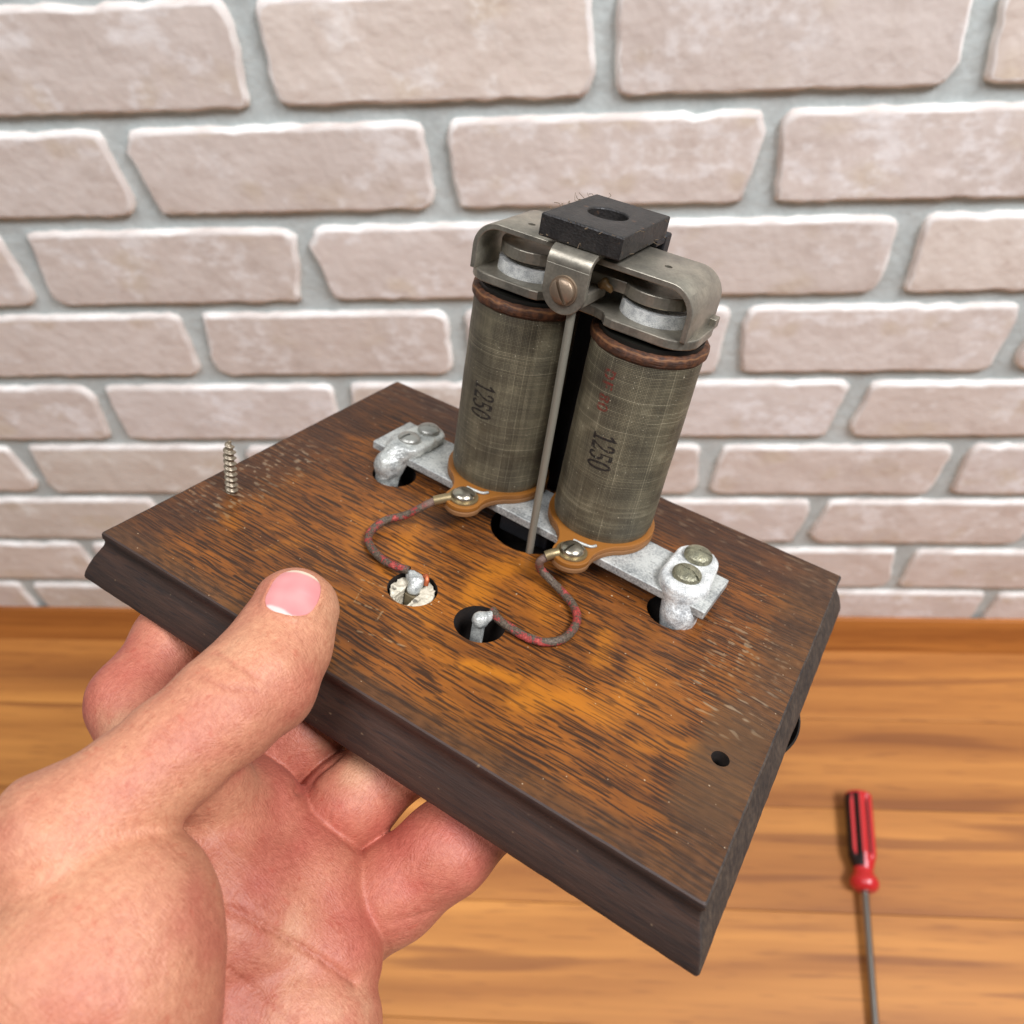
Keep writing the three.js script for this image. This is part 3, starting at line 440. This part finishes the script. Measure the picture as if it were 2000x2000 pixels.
    const ringMap = colourTexture(512, 64, (u, v) => { const t = fbm(u * 60, v * 3, 4, s), k = N(u * 30, v * 1.2, s + 2); return mix3(mix3([44, 26, 16], [112, 68, 38], clamp(0.5 + 1.1 * t)), [166, 116, 66], sstep(0.12, 0.2, 0.2 - Math.abs(v - 0.62 - 0.12 * k)) * 0.5); });
    mesh('top_ring', lg, new THREE.MeshStandardMaterial({ map: ringMap, bumpMap: metalNoise, bumpScale: 0.0002, roughness: 0.62 }), coil);
    mesh('top_washer', at(new THREE.CylinderGeometry(15.9, 15.9, 2.2, 64), x, 78.9, z), M.blackWasher, coil);
    // fibre flange in two layers, each with an ear toward the front
    const ex = ear[0] - x, ez = ear[1] - z, ang = Math.atan2(ex, ez), d = Math.hypot(ex, ez), RF = 18.4, RE = 6.3, sh = new THREE.Shape(), pts = [], P2 = (a, r, cz) => [Math.sin(a) * r, cz + Math.cos(a) * r];
    for (let i = 0; i <= 48; i++) pts.push(P2(lerp(0.62, 2 * Math.PI - 0.62, i / 48), RF, 0));
    const earPts = []; for (let i = 0; i <= 20; i++) earPts.push(P2(lerp(-1.75, 1.75, i / 20), RE, d)); 
    const blend = (p, q, bend) => { const o = []; for (let i = 1; i < 6; i++) { const t = i / 6, mx = (p[0] + q[0]) / 2 * bend, mz = (p[1] + q[1]) / 2; o.push([(1 - t) ** 2 * p[0] + 2 * t * (1 - t) * mx + t * t * q[0], (1 - t) ** 2 * p[1] + 2 * t * (1 - t) * mz + t * t * q[1]]); } return o; };
    const all = [...pts, ...blend(pts[48], earPts[0], 0.72), ...earPts, ...blend(earPts[20], pts[0], 0.72)], rot = ([px, pz]) => V2(x + px * Math.cos(ang) + pz * Math.sin(ang), z - px * Math.sin(ang) + pz * Math.cos(ang));
    sh.setFromPoints(all.map(rot));
    mesh('flange', boxUV(at(plate(sh, 1.7, 0.3), 0, 10.3, 0), 30), M.fibre, coil);
    mesh('flange', boxUV(at(plate(sh, 1.7, 0.35), 0.15, 8.55, 0.2), 30), M.fibreEdge, coil);
    // terminal: washer of the lug, crimp and screw
    const towards = s < 0 ? Math.atan2(-7.5, 7.4) : Math.atan2(-5.6, 5.8), cr = (r) => [Math.sin(towards) * r, Math.cos(towards) * r];
    const lug = merge(boxUV(at(new THREE.CylinderGeometry(5.0, 5.0, 0.6, 40), ear[0], 12.35, ear[1]), 20), boxUV(tube([[ear[0] + cr(4.4)[0], 12.2, ear[1] + cr(4.4)[1]], [ear[0] + cr(6.4)[0], 11.8, ear[1] + cr(6.4)[1]], [ear[0] + cr(s < 0 ? 10 : 8.6)[0], 10.9, ear[1] + cr(s < 0 ? 10 : 8.6)[1]]], 1.65, 20, 14), 20));
    mesh('lug', lug, M.brass, coil);
    const head = slottedHead(3.95, 2.6, 0.75, s < 0 ? 0.0 : 1.25, 0.2); at(head, ear[0], 12.65, ear[1]);
    mesh('terminal_screw', boxUV(head, 30), M.nickel, coil);
    const bead = merge(tube([[ear[0] - 2.2, 12.4, ear[1] - 5.6], [ear[0] + 0.5, 12.8, ear[1] - 5.2], [ear[0] + 3.6, 12.5, ear[1] - 6.2], [ear[0] + 4.8, 12.4, ear[1] - 8]], 0.5, 24, 8)); mesh('lead_wire', boxUV(bead, 20), M.lead, coil);
  }
}

// ------------------------------------------------------------------ wires and the two terminals in the board
{
  const wireMap = (seed) => colourTexture(512, 64, (u, v) => { const t = fbm(u * 16 + seed, v * 2.2, 3, seed), f = N(u * 120, v * 12, seed), b = Math.sin((u * 90 + v * 3) * 6.28); let c = mix3([66, 52, 40], [106, 94, 76], clamp(0.5 + f)); c = mix3(c, [152, 48, 42], sstep(0.0, 0.2, t + 0.3 * f)); c = mix3(c, [196, 104, 90], sstep(0.18, 0.4, t + 0.2 * f) * 0.6); c = mix3(c, [104, 80, 66], sstep(0.1, 0.04, u)); return mix3(c, [40, 32, 30], clamp(b * 0.18)); });
  const w1 = [[-26.4, 10.9, 2.8], [-28.5, 9.2, 6.3], [-32.8, 5.4, 9.8], [-37.6, 3.2, 14], [-38.2, 2.0, 20.2], [-36, 1.7, 24.4], [-30.9, 1.7, 27.6], [-25, 1.9, 29.2], [-20.2, 2.4, 29.2], [-16.5, 2.6, 28.4]];
  const w2 = [[17.6, 10.9, 2.0], [15.9, 9.2, 4.2], [16.4, 6.0, 3.6], [20.4, 3.5, 3.4], [25.7, 2.2, 4.6], [31.5, 1.7, 7.6], [34.9, 1.7, 11.9], [36.1, 1.7, 17.4], [35.2, 1.7, 23.4], [31.7, 1.7, 27.3], [26.6, 1.7, 28.9], [21.2, 1.7, 28.7], [16.2, 1.9, 28], [12.9, 2.0, 26.0]];
  for (const [pts, seed, label] of [[w1, 2.2, 'dark red cloth covered wire curving from the left coil'], [w2, 7.9, 'red and black mottled wire looping from the right coil']]) {
    const g = tube(pts, 1.32, 160, 14); { const p = g.attributes.position, n = g.attributes.normal; for (let i = 0; i < p.count; i++) { const e = 0.14 * N(p.getX(i) * 0.9, p.getY(i) * 0.9, p.getZ(i) * 0.9); p.setXYZ(i, p.getX(i) + n.getX(i) * e, p.getY(i) + n.getY(i) * e, p.getZ(i) + n.getZ(i) * e); } g.computeVertexNormals(); }
    mesh('wire', g, new THREE.MeshStandardMaterial({ map: wireMap(seed), bumpMap: metalNoise, bumpScale: 0.00025, roughness: 0.6 }), ringer).userData.label = label;
  }
  // left terminal: chipped white ceramic cup with a lump of solder
  const [cx, cz] = holes[0];
  const cup = fieldMesh((x, y, z) => { const d = Math.hypot(x - cx, z - cz), slot = Math.max(Math.abs(x - cx + 0.2) - 2.5, -(z - cz + 1.2)); let s = Math.max(d - 7.0 + 0.4 * N(x, y, z), y + 1.1 + 0.8 * N(x / 2.2, z / 2.2, 3), -y - 14); s = Math.max(s, -Math.max(slot, d - 6.4)); return s + 0.25 * N(x * 0.9, y * 0.9, z * 0.9); }, [cx - 9, -15, cz - 9], [cx + 9, 2, cz + 9], 0.36);
  const chalk = colourTexture(512, 512, (u, v) => { const t = tiled((x, y) => fbm(x * 9, y * 9, 5), 1, 1)(u, v); let c = mix3([168, 158, 136], [216, 208, 186], clamp(0.6 + t)); return mix3(c, [70, 64, 54], sstep(0.16, 0.36, tiled((x, y) => fbm(x * 12 + 4, y * 12, 4), 1, 1)(u, v)) * 0.8); });
  const t1 = mesh('terminal', boxUV(cup, 30), new THREE.MeshStandardMaterial({ map: chalk, roughness: 0.6, bumpMap: metalNoise, bumpScale: 0.0002 }), ringer); t1.userData.label = 'chipped whitish cup terminal in the left hole';
  const blob = fieldMesh((x, y, z) => smin(smin(Math.hypot((x - cx + 1.2) / 1.1, (y - 0.6) / 0.9, z - cz + 3.4) - 2.5, Math.hypot(x - cx + 0.2, y + 1, z - cz + 0.9) - 1.9, 2), Math.hypot(x - cx + 3.6, y - 1.4, z - cz + 3.9) - 1.5, 1.5) + 0.3 * N(x * 0.6, y * 0.6, z * 0.6), [cx - 8, -5, cz - 9], [cx + 5, 5, cz + 4], 0.3);
  mesh('solder', boxUV(blob, 26), M.lead, t1);
  mesh('copper_strand', boxUV(tube([[cx + 0.2, 1.6, cz - 5.6], [cx + 1.4, 2.6, cz - 5], [cx + 2.2, 2.0, cz - 4.2], [cx + 2.4, 0.4, cz - 3.6]], 0.75, 24, 8), 20), new THREE.MeshStandardMaterial({ color: 0xc46a42, roughness: 0.45, metalness: 0.6 }), t1);
  mesh('terminal_core', boxUV(at(new RoundedBoxGeometry(4.2, 7, 1.2, 2, 0.3), cx - 0.2, -6, cz + 0.2), 20), new THREE.MeshStandardMaterial({ color: 0x6b5f46, roughness: 0.7 }), t1);
  // right terminal: flat tinned strip with a round bead of solder
  const [dx, dz] = holes[1];
  const strip = at(new RoundedBoxGeometry(3.9, 16, 1.4, 2, 0.3), dx - 0.6, -8.6, dz - 0.6); strip.rotateX(0); 
  const t2 = mesh('terminal', boxUV(strip, 24), M.lead, ringer); t2.userData.label = 'flat tinned strip terminal topped with a bead in the right hole';
  const bead = fieldMesh((x, y, z) => smin(Math.hypot(x - dx + 0.5, (y - 0.6) / 1.05, z - dz + 1.0) - 2.55, capsule(x, y, z, [dx + 1, 1.4, dz - 3, 1.5], [dx + 1.8, 1.6, dz - 5.2, 1.25]), 1.2) + 0.12 * N(x * 0.8, y * 0.8, z * 0.8), [dx - 5, -4, dz - 9], [dx + 6, 5, dz + 4], 0.3);
  mesh('solder', boxUV(bead, 26), M.lead, t2);
}

// ------------------------------------------------------------------ frame on top of the coils
{
  const sh = new THREE.Shape(), Z0 = -43, Z1 = -15, half = 37.2, r = 9;   // yoke plate, waisted between the coils
  const pts = []; const arc = (cx, cz, r, a0, a1, n = 10) => { for (let i = 0; i <= n; i++) { const a = lerp(a0, a1, i / n); pts.push(V2(cx + Math.cos(a) * r, cz + Math.sin(a) * r)); } };
  arc(half - r, Z1 - r, r, 0, Math.PI / 2); pts.push(V2(13.5, Z1), V2(11, Z1 - 0.6), V2(9, Z1 - 3.4), V2(6, Z1 - 4.4), V2(-6, Z1 - 4.4), V2(-9, Z1 - 3.4), V2(-11, Z1 - 0.6), V2(-13.5, Z1));
  arc(-half + r, Z1 - r, r, Math.PI / 2, Math.PI); arc(-half + r, Z0 + r, r, Math.PI, Math.PI * 1.5); arc(half - r, Z0 + r, r, Math.PI * 1.5, Math.PI * 2); sh.setFromPoints(pts);
  mesh('yoke_plate', boxUV(at(plate(sh, 2.9, 0.4), 0, 81.2, 0), 60), M.steel, ringer);
  for (const s of [-1, 1]) { mesh('pole_piece', boxUV(at(new THREE.CylinderGeometry(10.6, 10.8, 3.7, 56), s * 21, 85.95, -29.6), 20), M.galva, ringer); mesh('core', at(new THREE.CylinderGeometry(9, 9, 3, 40), s * 21, 80.2, -29.6), M.iron, ringer); }
  const am = new THREE.Shape(), ap = []; for (let i = 0; i <= 24; i++) { const a = lerp(-2.35, 2.35, i / 24); ap.push(V2(20.5 + Math.cos(a) * 11, -29.6 + Math.sin(a) * 11)); } for (let i = 0; i <= 24; i++) { const a = lerp(Math.PI - 2.35, Math.PI + 2.35, i / 24); ap.push(V2(-20.5 + Math.cos(a) * 11, -29.6 + Math.sin(a) * 11)); } am.setFromPoints(ap);
  const arm = at(plate(am, 3.6, 0.35), 0, 89.4, 0); arm.rotateZ(0.0); mesh('armature', boxUV(arm, 60), M.steel, ringer);
  const wax = fieldMesh((x, y, z) => smin(capsule(x, y, z, [6, 90.6, -21, 1.3], [9, 90.2, -20.2, 1.0]), Math.hypot(x - 7, y - 91.4, z + 20.6) - 1.1, 1.2) + 0.4 * N(x * 0.7, y * 0.7, z * 0.7), [2, 86, -25], [15, 96, -15], 0.35);
  mesh('wax_blob', boxUV(wax, 20), new THREE.MeshStandardMaterial({ color: 0x705630, roughness: 0.5 }), ringer);
  // bridge: a bent strip over the armature with two small holes
  const o = new THREE.Shape(), BX = 35.2, BY = 98.8, yb = 84, R1 = 8.2, t = 1.75; 
  o.moveTo(-BX, yb); o.lineTo(-BX, BY - R1); o.absarc(-BX + R1, BY - R1, R1, Math.PI, Math.PI / 2, true); o.lineTo(BX - R1, BY); o.absarc(BX - R1, BY - R1, R1, Math.PI / 2, 0, true); o.lineTo(BX, yb);
  o.lineTo(BX - t, yb); o.lineTo(BX - t, BY - R1); o.absarc(BX - R1, BY - R1, R1 - t, 0, Math.PI / 2, false); o.lineTo(-BX + R1, BY - t); o.absarc(-BX + R1, BY - R1, R1 - t, Math.PI / 2, Math.PI, false); o.lineTo(-BX + t, yb); o.closePath();
  let bg = new THREE.ExtrudeGeometry(o, { depth: 24.4, bevelEnabled: true, bevelThickness: 0.3, bevelSize: 0.25, bevelOffset: -0.25, bevelSegments: 2, curveSegments: 20 }); at(bg, 0, 0, -40.7);
  bg = cut(toCreasedNormals(bg, 0.45), at(new THREE.CylinderGeometry(1.15, 1.15, 6, 24), -21.6, BY, -25.5), at(new THREE.CylinderGeometry(1.15, 1.15, 6, 24), 21.4, BY, -28));
  mesh('bridge', boxUV(bg, 60), M.steel, ringer).userData.label = 'bent steel bridge over the tops of both coils';
  mesh('bridge_tab', boxUV(at(new RoundedBoxGeometry(2.4, 3.2, 4, 2, 0.4), BX + 0.6, 84.6, -38), 40), M.steel, ringer);
  // strap bent down over the front with its round end and screw
  const zf = -8.6, ts = 1.6, RB = 4.4, hw = 6.7, top = BY + 0.15, end = new THREE.Shape();
  end.moveTo(-hw, top + ts - RB); end.lineTo(-hw, 89.4); end.absarc(0, 89.4, hw, Math.PI, 0, false); end.lineTo(hw, top + ts - RB); end.closePath();
  const e = new THREE.ExtrudeGeometry(end, { depth: ts - 0.5, bevelEnabled: true, bevelThickness: 0.25, bevelSize: 0.25, bevelOffset: -0.25, bevelSegments: 2, curveSegments: 24 }); at(e, 0, 0, zf - ts + 0.25);
  const bend = new THREE.Shape(), zc = zf - RB, yc = top + ts - RB; bend.absarc(0, 0, RB, 0, Math.PI / 2, false); bend.absarc(0, 0, RB - ts, Math.PI / 2, 0, true); bend.closePath();
  const bd = new THREE.ExtrudeGeometry(bend, { depth: hw * 2 - 0.5, bevelEnabled: true, bevelThickness: 0.25, bevelSize: 0.2, bevelOffset: -0.2, bevelSegments: 2, curveSegments: 16 }); at(bd, 0, 0, -hw + 0.25); bd.rotateY(-Math.PI / 2); at(bd, 0, yc, zc);
  const flat = at(new RoundedBoxGeometry(hw * 2, ts, 36, 2, 0.25), 0, top + ts / 2, zc - 17.9);
  const strap = mesh('strap', merge(boxUV(e, 60), boxUV(bd, 60), boxUV(flat, 60)), M.steel, ringer); strap.userData.label = 'narrow strap bent over the front with a round end';
  const sc = slottedHead(3.6, 2.0, 1.15, 0, 0.4); sc.rotateX(Math.PI / 2); sc.rotateZ(-1.0); at(sc, 0.1, 89.6, zf + 0.45);
  const wsh = new THREE.CylinderGeometry(4.2, 4.3, 0.6, 40); wsh.rotateX(Math.PI / 2); at(wsh, 0.1, 89.6, zf + 0.2);
  mesh('strap_screw', boxUV(sc, 30), M.copper, strap); mesh('screw_washer', boxUV(wsh, 30), M.copper, strap);
  // dark magnet bar standing behind the coils, its top turned in under the block
  mesh('magnet', boxUV(merge(at(new RoundedBoxGeometry(24.6, 101, 5.4, 2, 0.7), 0.2, 50.9, -49.6), at(new RoundedBoxGeometry(24.2, 1.9, 8, 2, 0.3), 0.2, 99.95, -44.6)), 40), M.iron, ringer).userData.label = 'black iron magnet bar standing behind the coils';
  // black fibre block with its hole
  const bs = new THREE.Shape([V2(-12.2, -12), V2(12.6, -12.2), V2(12.2, -46.8), V2(-12.4, -46.6)]); const hole = new THREE.Path(); hole.absarc(-0.3, 29.6, 5.9, 0, Math.PI * 2, true); bs.holes.push(hole);
  let blk = plate(bs, 6.4, 0.5, 40);
  const fuzzMap = colourTexture(512, 512, (u, v) => { const t = tiled((x, y) => fbm(x * 8, y * 8, 5), 1, 1)(u, v), s = tiled((x, y) => N(x * 60, y * 24), 1, 1)(u, v); let c = mix3([24, 22, 20], [50, 46, 42], clamp(0.5 + t + 0.3 * s)); return mix3(c, [108, 72, 48], sstep(0.24, 0.42, tiled((x, y) => fbm(x * 10 + 5, y * 10, 4), 1, 1)(u, v)) * 0.6); });
  const block = mesh('fibre_block', boxUV(at(blk, 0, 100.7, 0), 30), new THREE.MeshStandardMaterial({ map: fuzzMap, bumpMap: metalNoise, bumpScale: 0.00014, roughness: 0.5 }), ringer); block.userData.label = 'square black fibre block with a round hole, frayed along its edges';
  const rr = rng(5), hairs = []; for (let i = 0; i < 46; i++) { const side = Math.floor(rr() * 4), k = rr() * 2 - 1, up = rr() < 0.5, x = side < 2 ? k * 12 : (side === 2 ? 12.3 : -12.3), z = side < 2 ? (side ? -12.2 : -46.6) : -29.4 + k * 17, y = up ? 106.8 : 101.4, L = 0.6 + rr() * 1.2, ox = side === 2 ? 1 : side === 3 ? -1 : 0, oz = side === 1 ? 1 : side === 0 ? -1 : 0; hairs.push(tube([[x, y, z], [x + ox * L * 0.5 + (rr() - 0.5), y + (rr() - 0.4) * L, z + oz * L * 0.5 + (rr() - 0.5)], [x + ox * L + (rr() - 0.5) * 1.6, y + (rr() - 0.35) * L * 1.5, z + oz * L + (rr() - 0.5) * 1.6]], 0.09, 5, 4)); }
  const hm = mesh('frayed_fibre', merge(hairs), new THREE.MeshStandardMaterial({ color: 0x6b5a44, roughness: 0.8 }), block); hm.userData.kind = 'stuff';
  mesh('block_spacer', boxUV(at(new RoundedBoxGeometry(17, 1.2, 26, 2, 0.3), 0, 100.3, -30), 30), M.iron, ringer);
  // clapper rod down to the hole in the board
  mesh('clapper_rod', boxUV(tube([[2.4, 86, -11.6], [4.0, 50, -10.5], [5.6, 12, -9.2], [6.6, -4, -8.6], [7.2, -16, -9]], 1.26, 80, 16), 20), M.rod, ringer);
  mesh('rod_holder', boxUV(at(new RoundedBoxGeometry(7, 4, 16, 2, 0.6), 2.2, 87.4, -18), 30), M.steel, ringer);
}
// rim of a bell that sits under the board's right end
{
  const pts = [[0, -34], [10, -33.8], [20, -32], [26, -28.5], [28.8, -24], [29.6, -20.5], [28.9, -20.2], [26, -24], [0, -30]];
  const g = toCreasedNormals(new THREE.LatheGeometry(pts.map(([x, y]) => new THREE.Vector2(x, y)), 72), 0.6); g.scale(0.86, 1, 0.86); at(g, 81.6, 0, -11);
  mesh('bell', boxUV(g, 60), new THREE.MeshStandardMaterial({ color: 0x2c2824, roughness: 0.35, metalness: 0.6, bumpMap: metalNoise, bumpScale: 0.0001 }), ringer);
}

// ------------------------------------------------------------------ the hand
{
  const hand = new THREE.Group(); hand.name = 'hand'; hand.position.copy(pose.p); hand.quaternion.copy(pose.q); scene.add(hand);
  tag(hand, 'bare left hand gripping the oak board, thumb on top and fingers underneath', 'hand');
  const thumb = [[-22.6, 12.9, 71.9, 11.6], [-19.1, 9.3, 81.1, 12.8], [-15.8, 7.9, 91.5, 13.7], [-15.8, 7.2, 102.8, 13.2], [-18.0, 3.9, 115.4, 12.3], [-19.5, 0.5, 127.6, 12.8], [-22.3, -4.8, 140.2, 17.3]];
  const thenar = [[-4.8, -13.6, 142.6, 19.3], [-2.3, -18.6, 150.7, 24.7], [4.9, -35.6, 164.2, 27.3]], web = [[-19.6, 1.5, 114.3, 10.7], [-14.8, -22.3, 109.1, 11.3]];
  const fingers = [
    [[[-26, -35, 110, 13.5], [-47, -38, 101, 13.5], [-67, -36.5, 93, 13], [-74, -31, 72, 12], [-77, -29.5, 50, 10.6]], 5],
    [[[-24.3, -43.5, 86.8, 12.7], [-19.7, -34.7, 72.5, 12.8], [-16.6, -30.1, 53.1, 12.3], [-14.2, -24.5, 27.9, 11.1]], 1.6],
    [[[-5.8, -55.2, 94.5, 12.5], [5.1, -38.4, 79.2, 12.3], [11.0, -30.7, 60.6, 11.6], [15.9, -24.2, 33.6, 10.7]], 1.6],
    [[[17.4, -69.5, 102.2, 12.0], [27.8, -49.1, 88.7, 12.7], [35.5, -37.4, 76.1, 12.4], [41.0, -29.9, 58.8, 11.5], [44.7, -24.4, 40.3, 10.4]], 2]];
  const palm = [[[-23.7, -31.9, 100.8, 12.4], [-12.4, -36.1, 100.8, 12.4]], [[-12.4, -36.1, 100.8, 12.4], [3.1, -45.1, 102.4, 12.4]], [[-12.2, -36.6, 101.0, 12.4], [-7.8, -35.6, 119.8, 18.7]], [[3.1, -45.1, 102.4, 12.4], [-0.3, -40.7, 123.9, 20.0]], [[10.6, -46.3, 103.5, 13.1], [22.6, -51.7, 112.9, 14.7]], [[10.6, -46.3, 103.5, 13.1], [0.1, -44.6, 119.6, 18.7]], [[22.6, -51.7, 112.9, 14.7], [5.0, -42.3, 119.1, 17.3]], [[3.1, -45.1, 102.4, 12.4], [10.6, -46.3, 103.5, 13.1]]];
  const heel = [[[29.1, -57.2, 125.0, 16.7], [9.1, -52.3, 128.6, 20.0]], [[29.1, -57.2, 125.0, 16.7], [29.8, -77.4, 152.9, 32.0]], [[1.5, -63.7, 146.3, 29.3], [2.6, -90.9, 172.3, 36.0]], [[29.8, -77.4, 152.9, 32.0], [21.1, -110.4, 182.6, 34.7]]];
  // creases: lines on the skin, each with its width and depth
  const creases = [[[[-21.7, 20.1, 99.5], [-14.3, 21.2, 100.1], [-9.1, 19.7, 99.0]], 1.0, 0.35], [[[-18.8, 20.3, 106.6], [-11.7, 20.2, 105.7], [-7.1, 18.2, 101.1]], 1.1, 0.3], [[[34.1, -42.0, 98.6], [38.7, -41.5, 94.0], [41.7, -41.9, 90.0]], 1.1, 0.4], [[[-4.0, -28.1, 91.8], [-4.7, -30.9, 84.6], [-2.7, -27.6, 79.5], [-2.4, -27.7, 73.2], [-2.4, -27.7, 65.2]], 1.1, 2.2], [[[6.5, -31.7, 91.0], [12.1, -34.5, 92.1], [16.0, -37.8, 91.4]], 0.9, 0.35], [[[7.8, -21.7, 125.9], [10.4, -23.1, 124.9], [13.1, -24.7, 123.7], [15.8, -27.1, 122.5], [18.3, -29.9, 121.0], [21.0, -32.3, 119.7], [23.8, -34.4, 118.5], [27.0, -36.0, 117.5], [30.3, -37.9, 116.7], [33.2, -39.8, 115.9], [36.0, -42.2, 114.9]], 1.15, 1.4], [[[14.5, -29.7, 132.8], [17.7, -33.7, 131.7], [20.8, -35.9, 131.0], [24.2, -36.9, 130.5], [28.0, -37.8, 130.4], [31.8, -38.9, 130.4]], 1.0, 0.7], [[[6.3, -20.8, 124.7], [6.6, -20.8, 121.9], [7.0, -21.6, 118.3], [7.4, -23.0, 114.7], [8.0, -25.0, 111.2], [9.9, -28.0, 107.0]], 0.8, 0.45]];
  const chain = (x, y, z, f, k) => { let q = 1e9; for (let i = 0; i < f.length - 1; i++) q = smin(q, capsule(x, y, z, f[i], f[i + 1]), k); return q; };
  const body = (x, y, z) => {
    let q = 1e9, h = 1e9; for (const [a, b] of palm) q = smin(q, capsule(x, y, z, a, b), 6);
    for (const [a, b] of heel) h = smin(h, capsule(x, y, z, a, b), 9);
    q = smin(smin(q, h, 1.4), capsule(x, y, z, web[0], web[1]), 6);
    let d = smin(q, smin(chain(x, y, z, thumb, 3), chain(x, y, z, thenar, 4), 2.5), 2.5);
    for (const [f, k] of fingers) d = smin(d, smin(q, chain(x, y, z, f, 4), k), 1.2);
    return d;
  };
  const polyline = (x, y, z, l) => { let m = 1e9; for (let i = 0; i < l.length - 1; i++) { const a = l[i], b = l[i + 1]; m = Math.min(m, capsule(x, y, z, [a[0], a[1], a[2], 0], [b[0], b[1], b[2], 0])); } return m; };
  // the nail's own axes on the back of the thumb's end
  const nc = [-20.2, 22.6, 75.4], nb = [0.93, 0.05, -0.362], na = [0.362, -0.08, 0.929];
  const nailAt = (x, y, z) => { const X = x - nc[0], Y = y - nc[1], Z = z - nc[2], u = X * nb[0] + Y * nb[1] + Z * nb[2], v = X * na[0] + Y * na[1] + Z * na[2]; return [u, v, Math.pow(Math.pow(Math.abs(u) / 6.3, 2.5) + Math.pow(Math.abs(v + 0.4) / 7.7, 2.5), 0.4), Y]; };
  const field = (x, y, z) => {
    let d = body(x, y, z);
    if (d > 6 || d < -8) return d;
    for (const [l, w, dep] of creases) { const m = polyline(x, y, z, l); if (m < w * 4) d += dep * Math.exp(-1.25 * m / w); }
    if (y > 12 && z < 90) { const [, v, r] = nailAt(x, y, z); if (r < 1.6) d += 0.5 * sstep(1.0, 0.9, r) - 0.32 * Math.exp(-(((r - 1.1) / 0.09) ** 2)) * sstep(-7, 2, v); }
    return d + 0.45 * N(x / 15, y / 15, z / 15) + 0.16 * N(x / 5, y / 5, z / 5);
  };
  const g = fieldMesh(field, [-96, -130, 20], [64, 38, 236], 0.9);
  const skinBump = greyTexture(768, 768, (u, v) => { const x = u, y = v, w = 0.03 * N(x * 9, y * 9, 2); const f = 0.5 * N((x + w) * 70, (y - w) * 24, 3) + 0.45 * N((x - w) * 26, (y + w) * 80, 5) + 0.4 * N(x * 130, y * 130, 9) + 0.3 * N(x * 14, y * 14, 1); return 0.5 + 0.5 * f; });
  const skinMap = colourTexture(768, 768, (u, v) => { const w = 0.02 * N(u * 7, v * 7, 2), a = fbm(u * 26, v * 26, 4, 3), b = N(u * 90, v * 90, 5), l = Math.abs(N((u + w) * 40, (v - w) * 16, 7)), m = Math.abs(N((u - w) * 16, (v + w) * 44, 8)); let c = mix3([226, 206, 200], [255, 246, 240], clamp(0.62 + 0.9 * a + 0.22 * b)); c = mix3(c, [214, 168, 156], (1 - sstep(0.0, 0.05, Math.min(l, m))) * 0.4); return mix3(c, [222, 150, 138], sstep(0.22, 0.5, fbm(u * 12 + 5, v * 12, 3)) * 0.35); });
  // skin colour: pale, red blotches where blood shows, shade painted in creases and below
  const p = g.attributes.position, col = new Float32Array(p.count * 3);
  for (let i = 0; i < p.count; i++) {
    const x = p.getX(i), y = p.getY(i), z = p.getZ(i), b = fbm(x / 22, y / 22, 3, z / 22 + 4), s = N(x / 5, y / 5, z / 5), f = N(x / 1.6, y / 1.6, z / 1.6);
    const under = sstep(-6, -26, y); let c = mix3([0.59, 0.30, 0.175], [0.46, 0.155, 0.10], clamp(0.22 + 1.3 * b + 0.65 * under + 0.14 * s + 0.08 * f));  // redder palm side, with the shade low on the hand mixed into its colour
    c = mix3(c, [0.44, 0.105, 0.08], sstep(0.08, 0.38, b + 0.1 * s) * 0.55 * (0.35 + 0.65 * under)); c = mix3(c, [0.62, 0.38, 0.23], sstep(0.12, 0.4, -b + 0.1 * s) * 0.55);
    let cr = 0; for (const [l, w] of creases) if (Math.abs(x - l[0][0]) < 70) { const m = polyline(x, y, z, l); if (m < w * 2) cr = Math.max(cr, Math.exp(-((m / w / 0.7) ** 2))); } c = mix3(c, [0.40, 0.13, 0.08], cr * 0.45);  // shade of the creases painted as a darker skin colour
    col.set(c, i * 3);
  }
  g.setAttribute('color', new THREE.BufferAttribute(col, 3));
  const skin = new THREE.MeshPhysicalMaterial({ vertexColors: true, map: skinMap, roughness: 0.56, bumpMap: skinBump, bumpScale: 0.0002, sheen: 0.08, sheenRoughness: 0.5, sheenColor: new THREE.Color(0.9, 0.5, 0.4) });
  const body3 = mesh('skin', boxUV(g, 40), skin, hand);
  const ng = fieldMesh((x, y, z) => { const [u, v, r] = nailAt(x, y, z), d = body(x, y, z); return Math.max(d - 0.12 - 0.25 * (1 - r * r), -(d + 1.2), (r - 1) * 5, 14 - y); }, [-30, 12, 64], [-9, 27, 87], 0.26);
  const np = ng.attributes.position, nc3 = new Float32Array(np.count * 3);
  for (let i = 0; i < np.count; i++) { const [u, v, r] = nailAt(np.getX(i), np.getY(i), np.getZ(i)), w = 0.4 * N(u / 2, v / 2, 3); let c = mix3([0.64, 0.27, 0.25], [0.60, 0.21, 0.20], clamp(0.5 + N(u / 4, v / 4, 7))); c = mix3(c, [0.76, 0.60, 0.54], 0.75 * sstep(5.6, 6.6, v - 0.03 * u * u - 0.25 * u + w)); c = mix3(c, [0.72, 0.58, 0.42], sstep(-6.3, -7.1, v - 0.02 * u * u + w * 0.5)); nc3.set(c, i * 3); }
  ng.setAttribute('color', new THREE.BufferAttribute(nc3, 3));
  mesh('thumb_nail', ng, new THREE.MeshPhysicalMaterial({ vertexColors: true, roughness: 0.32, clearcoat: 0.3, clearcoatRoughness: 0.35 }), hand);
}

renderer.render(scene, camera);
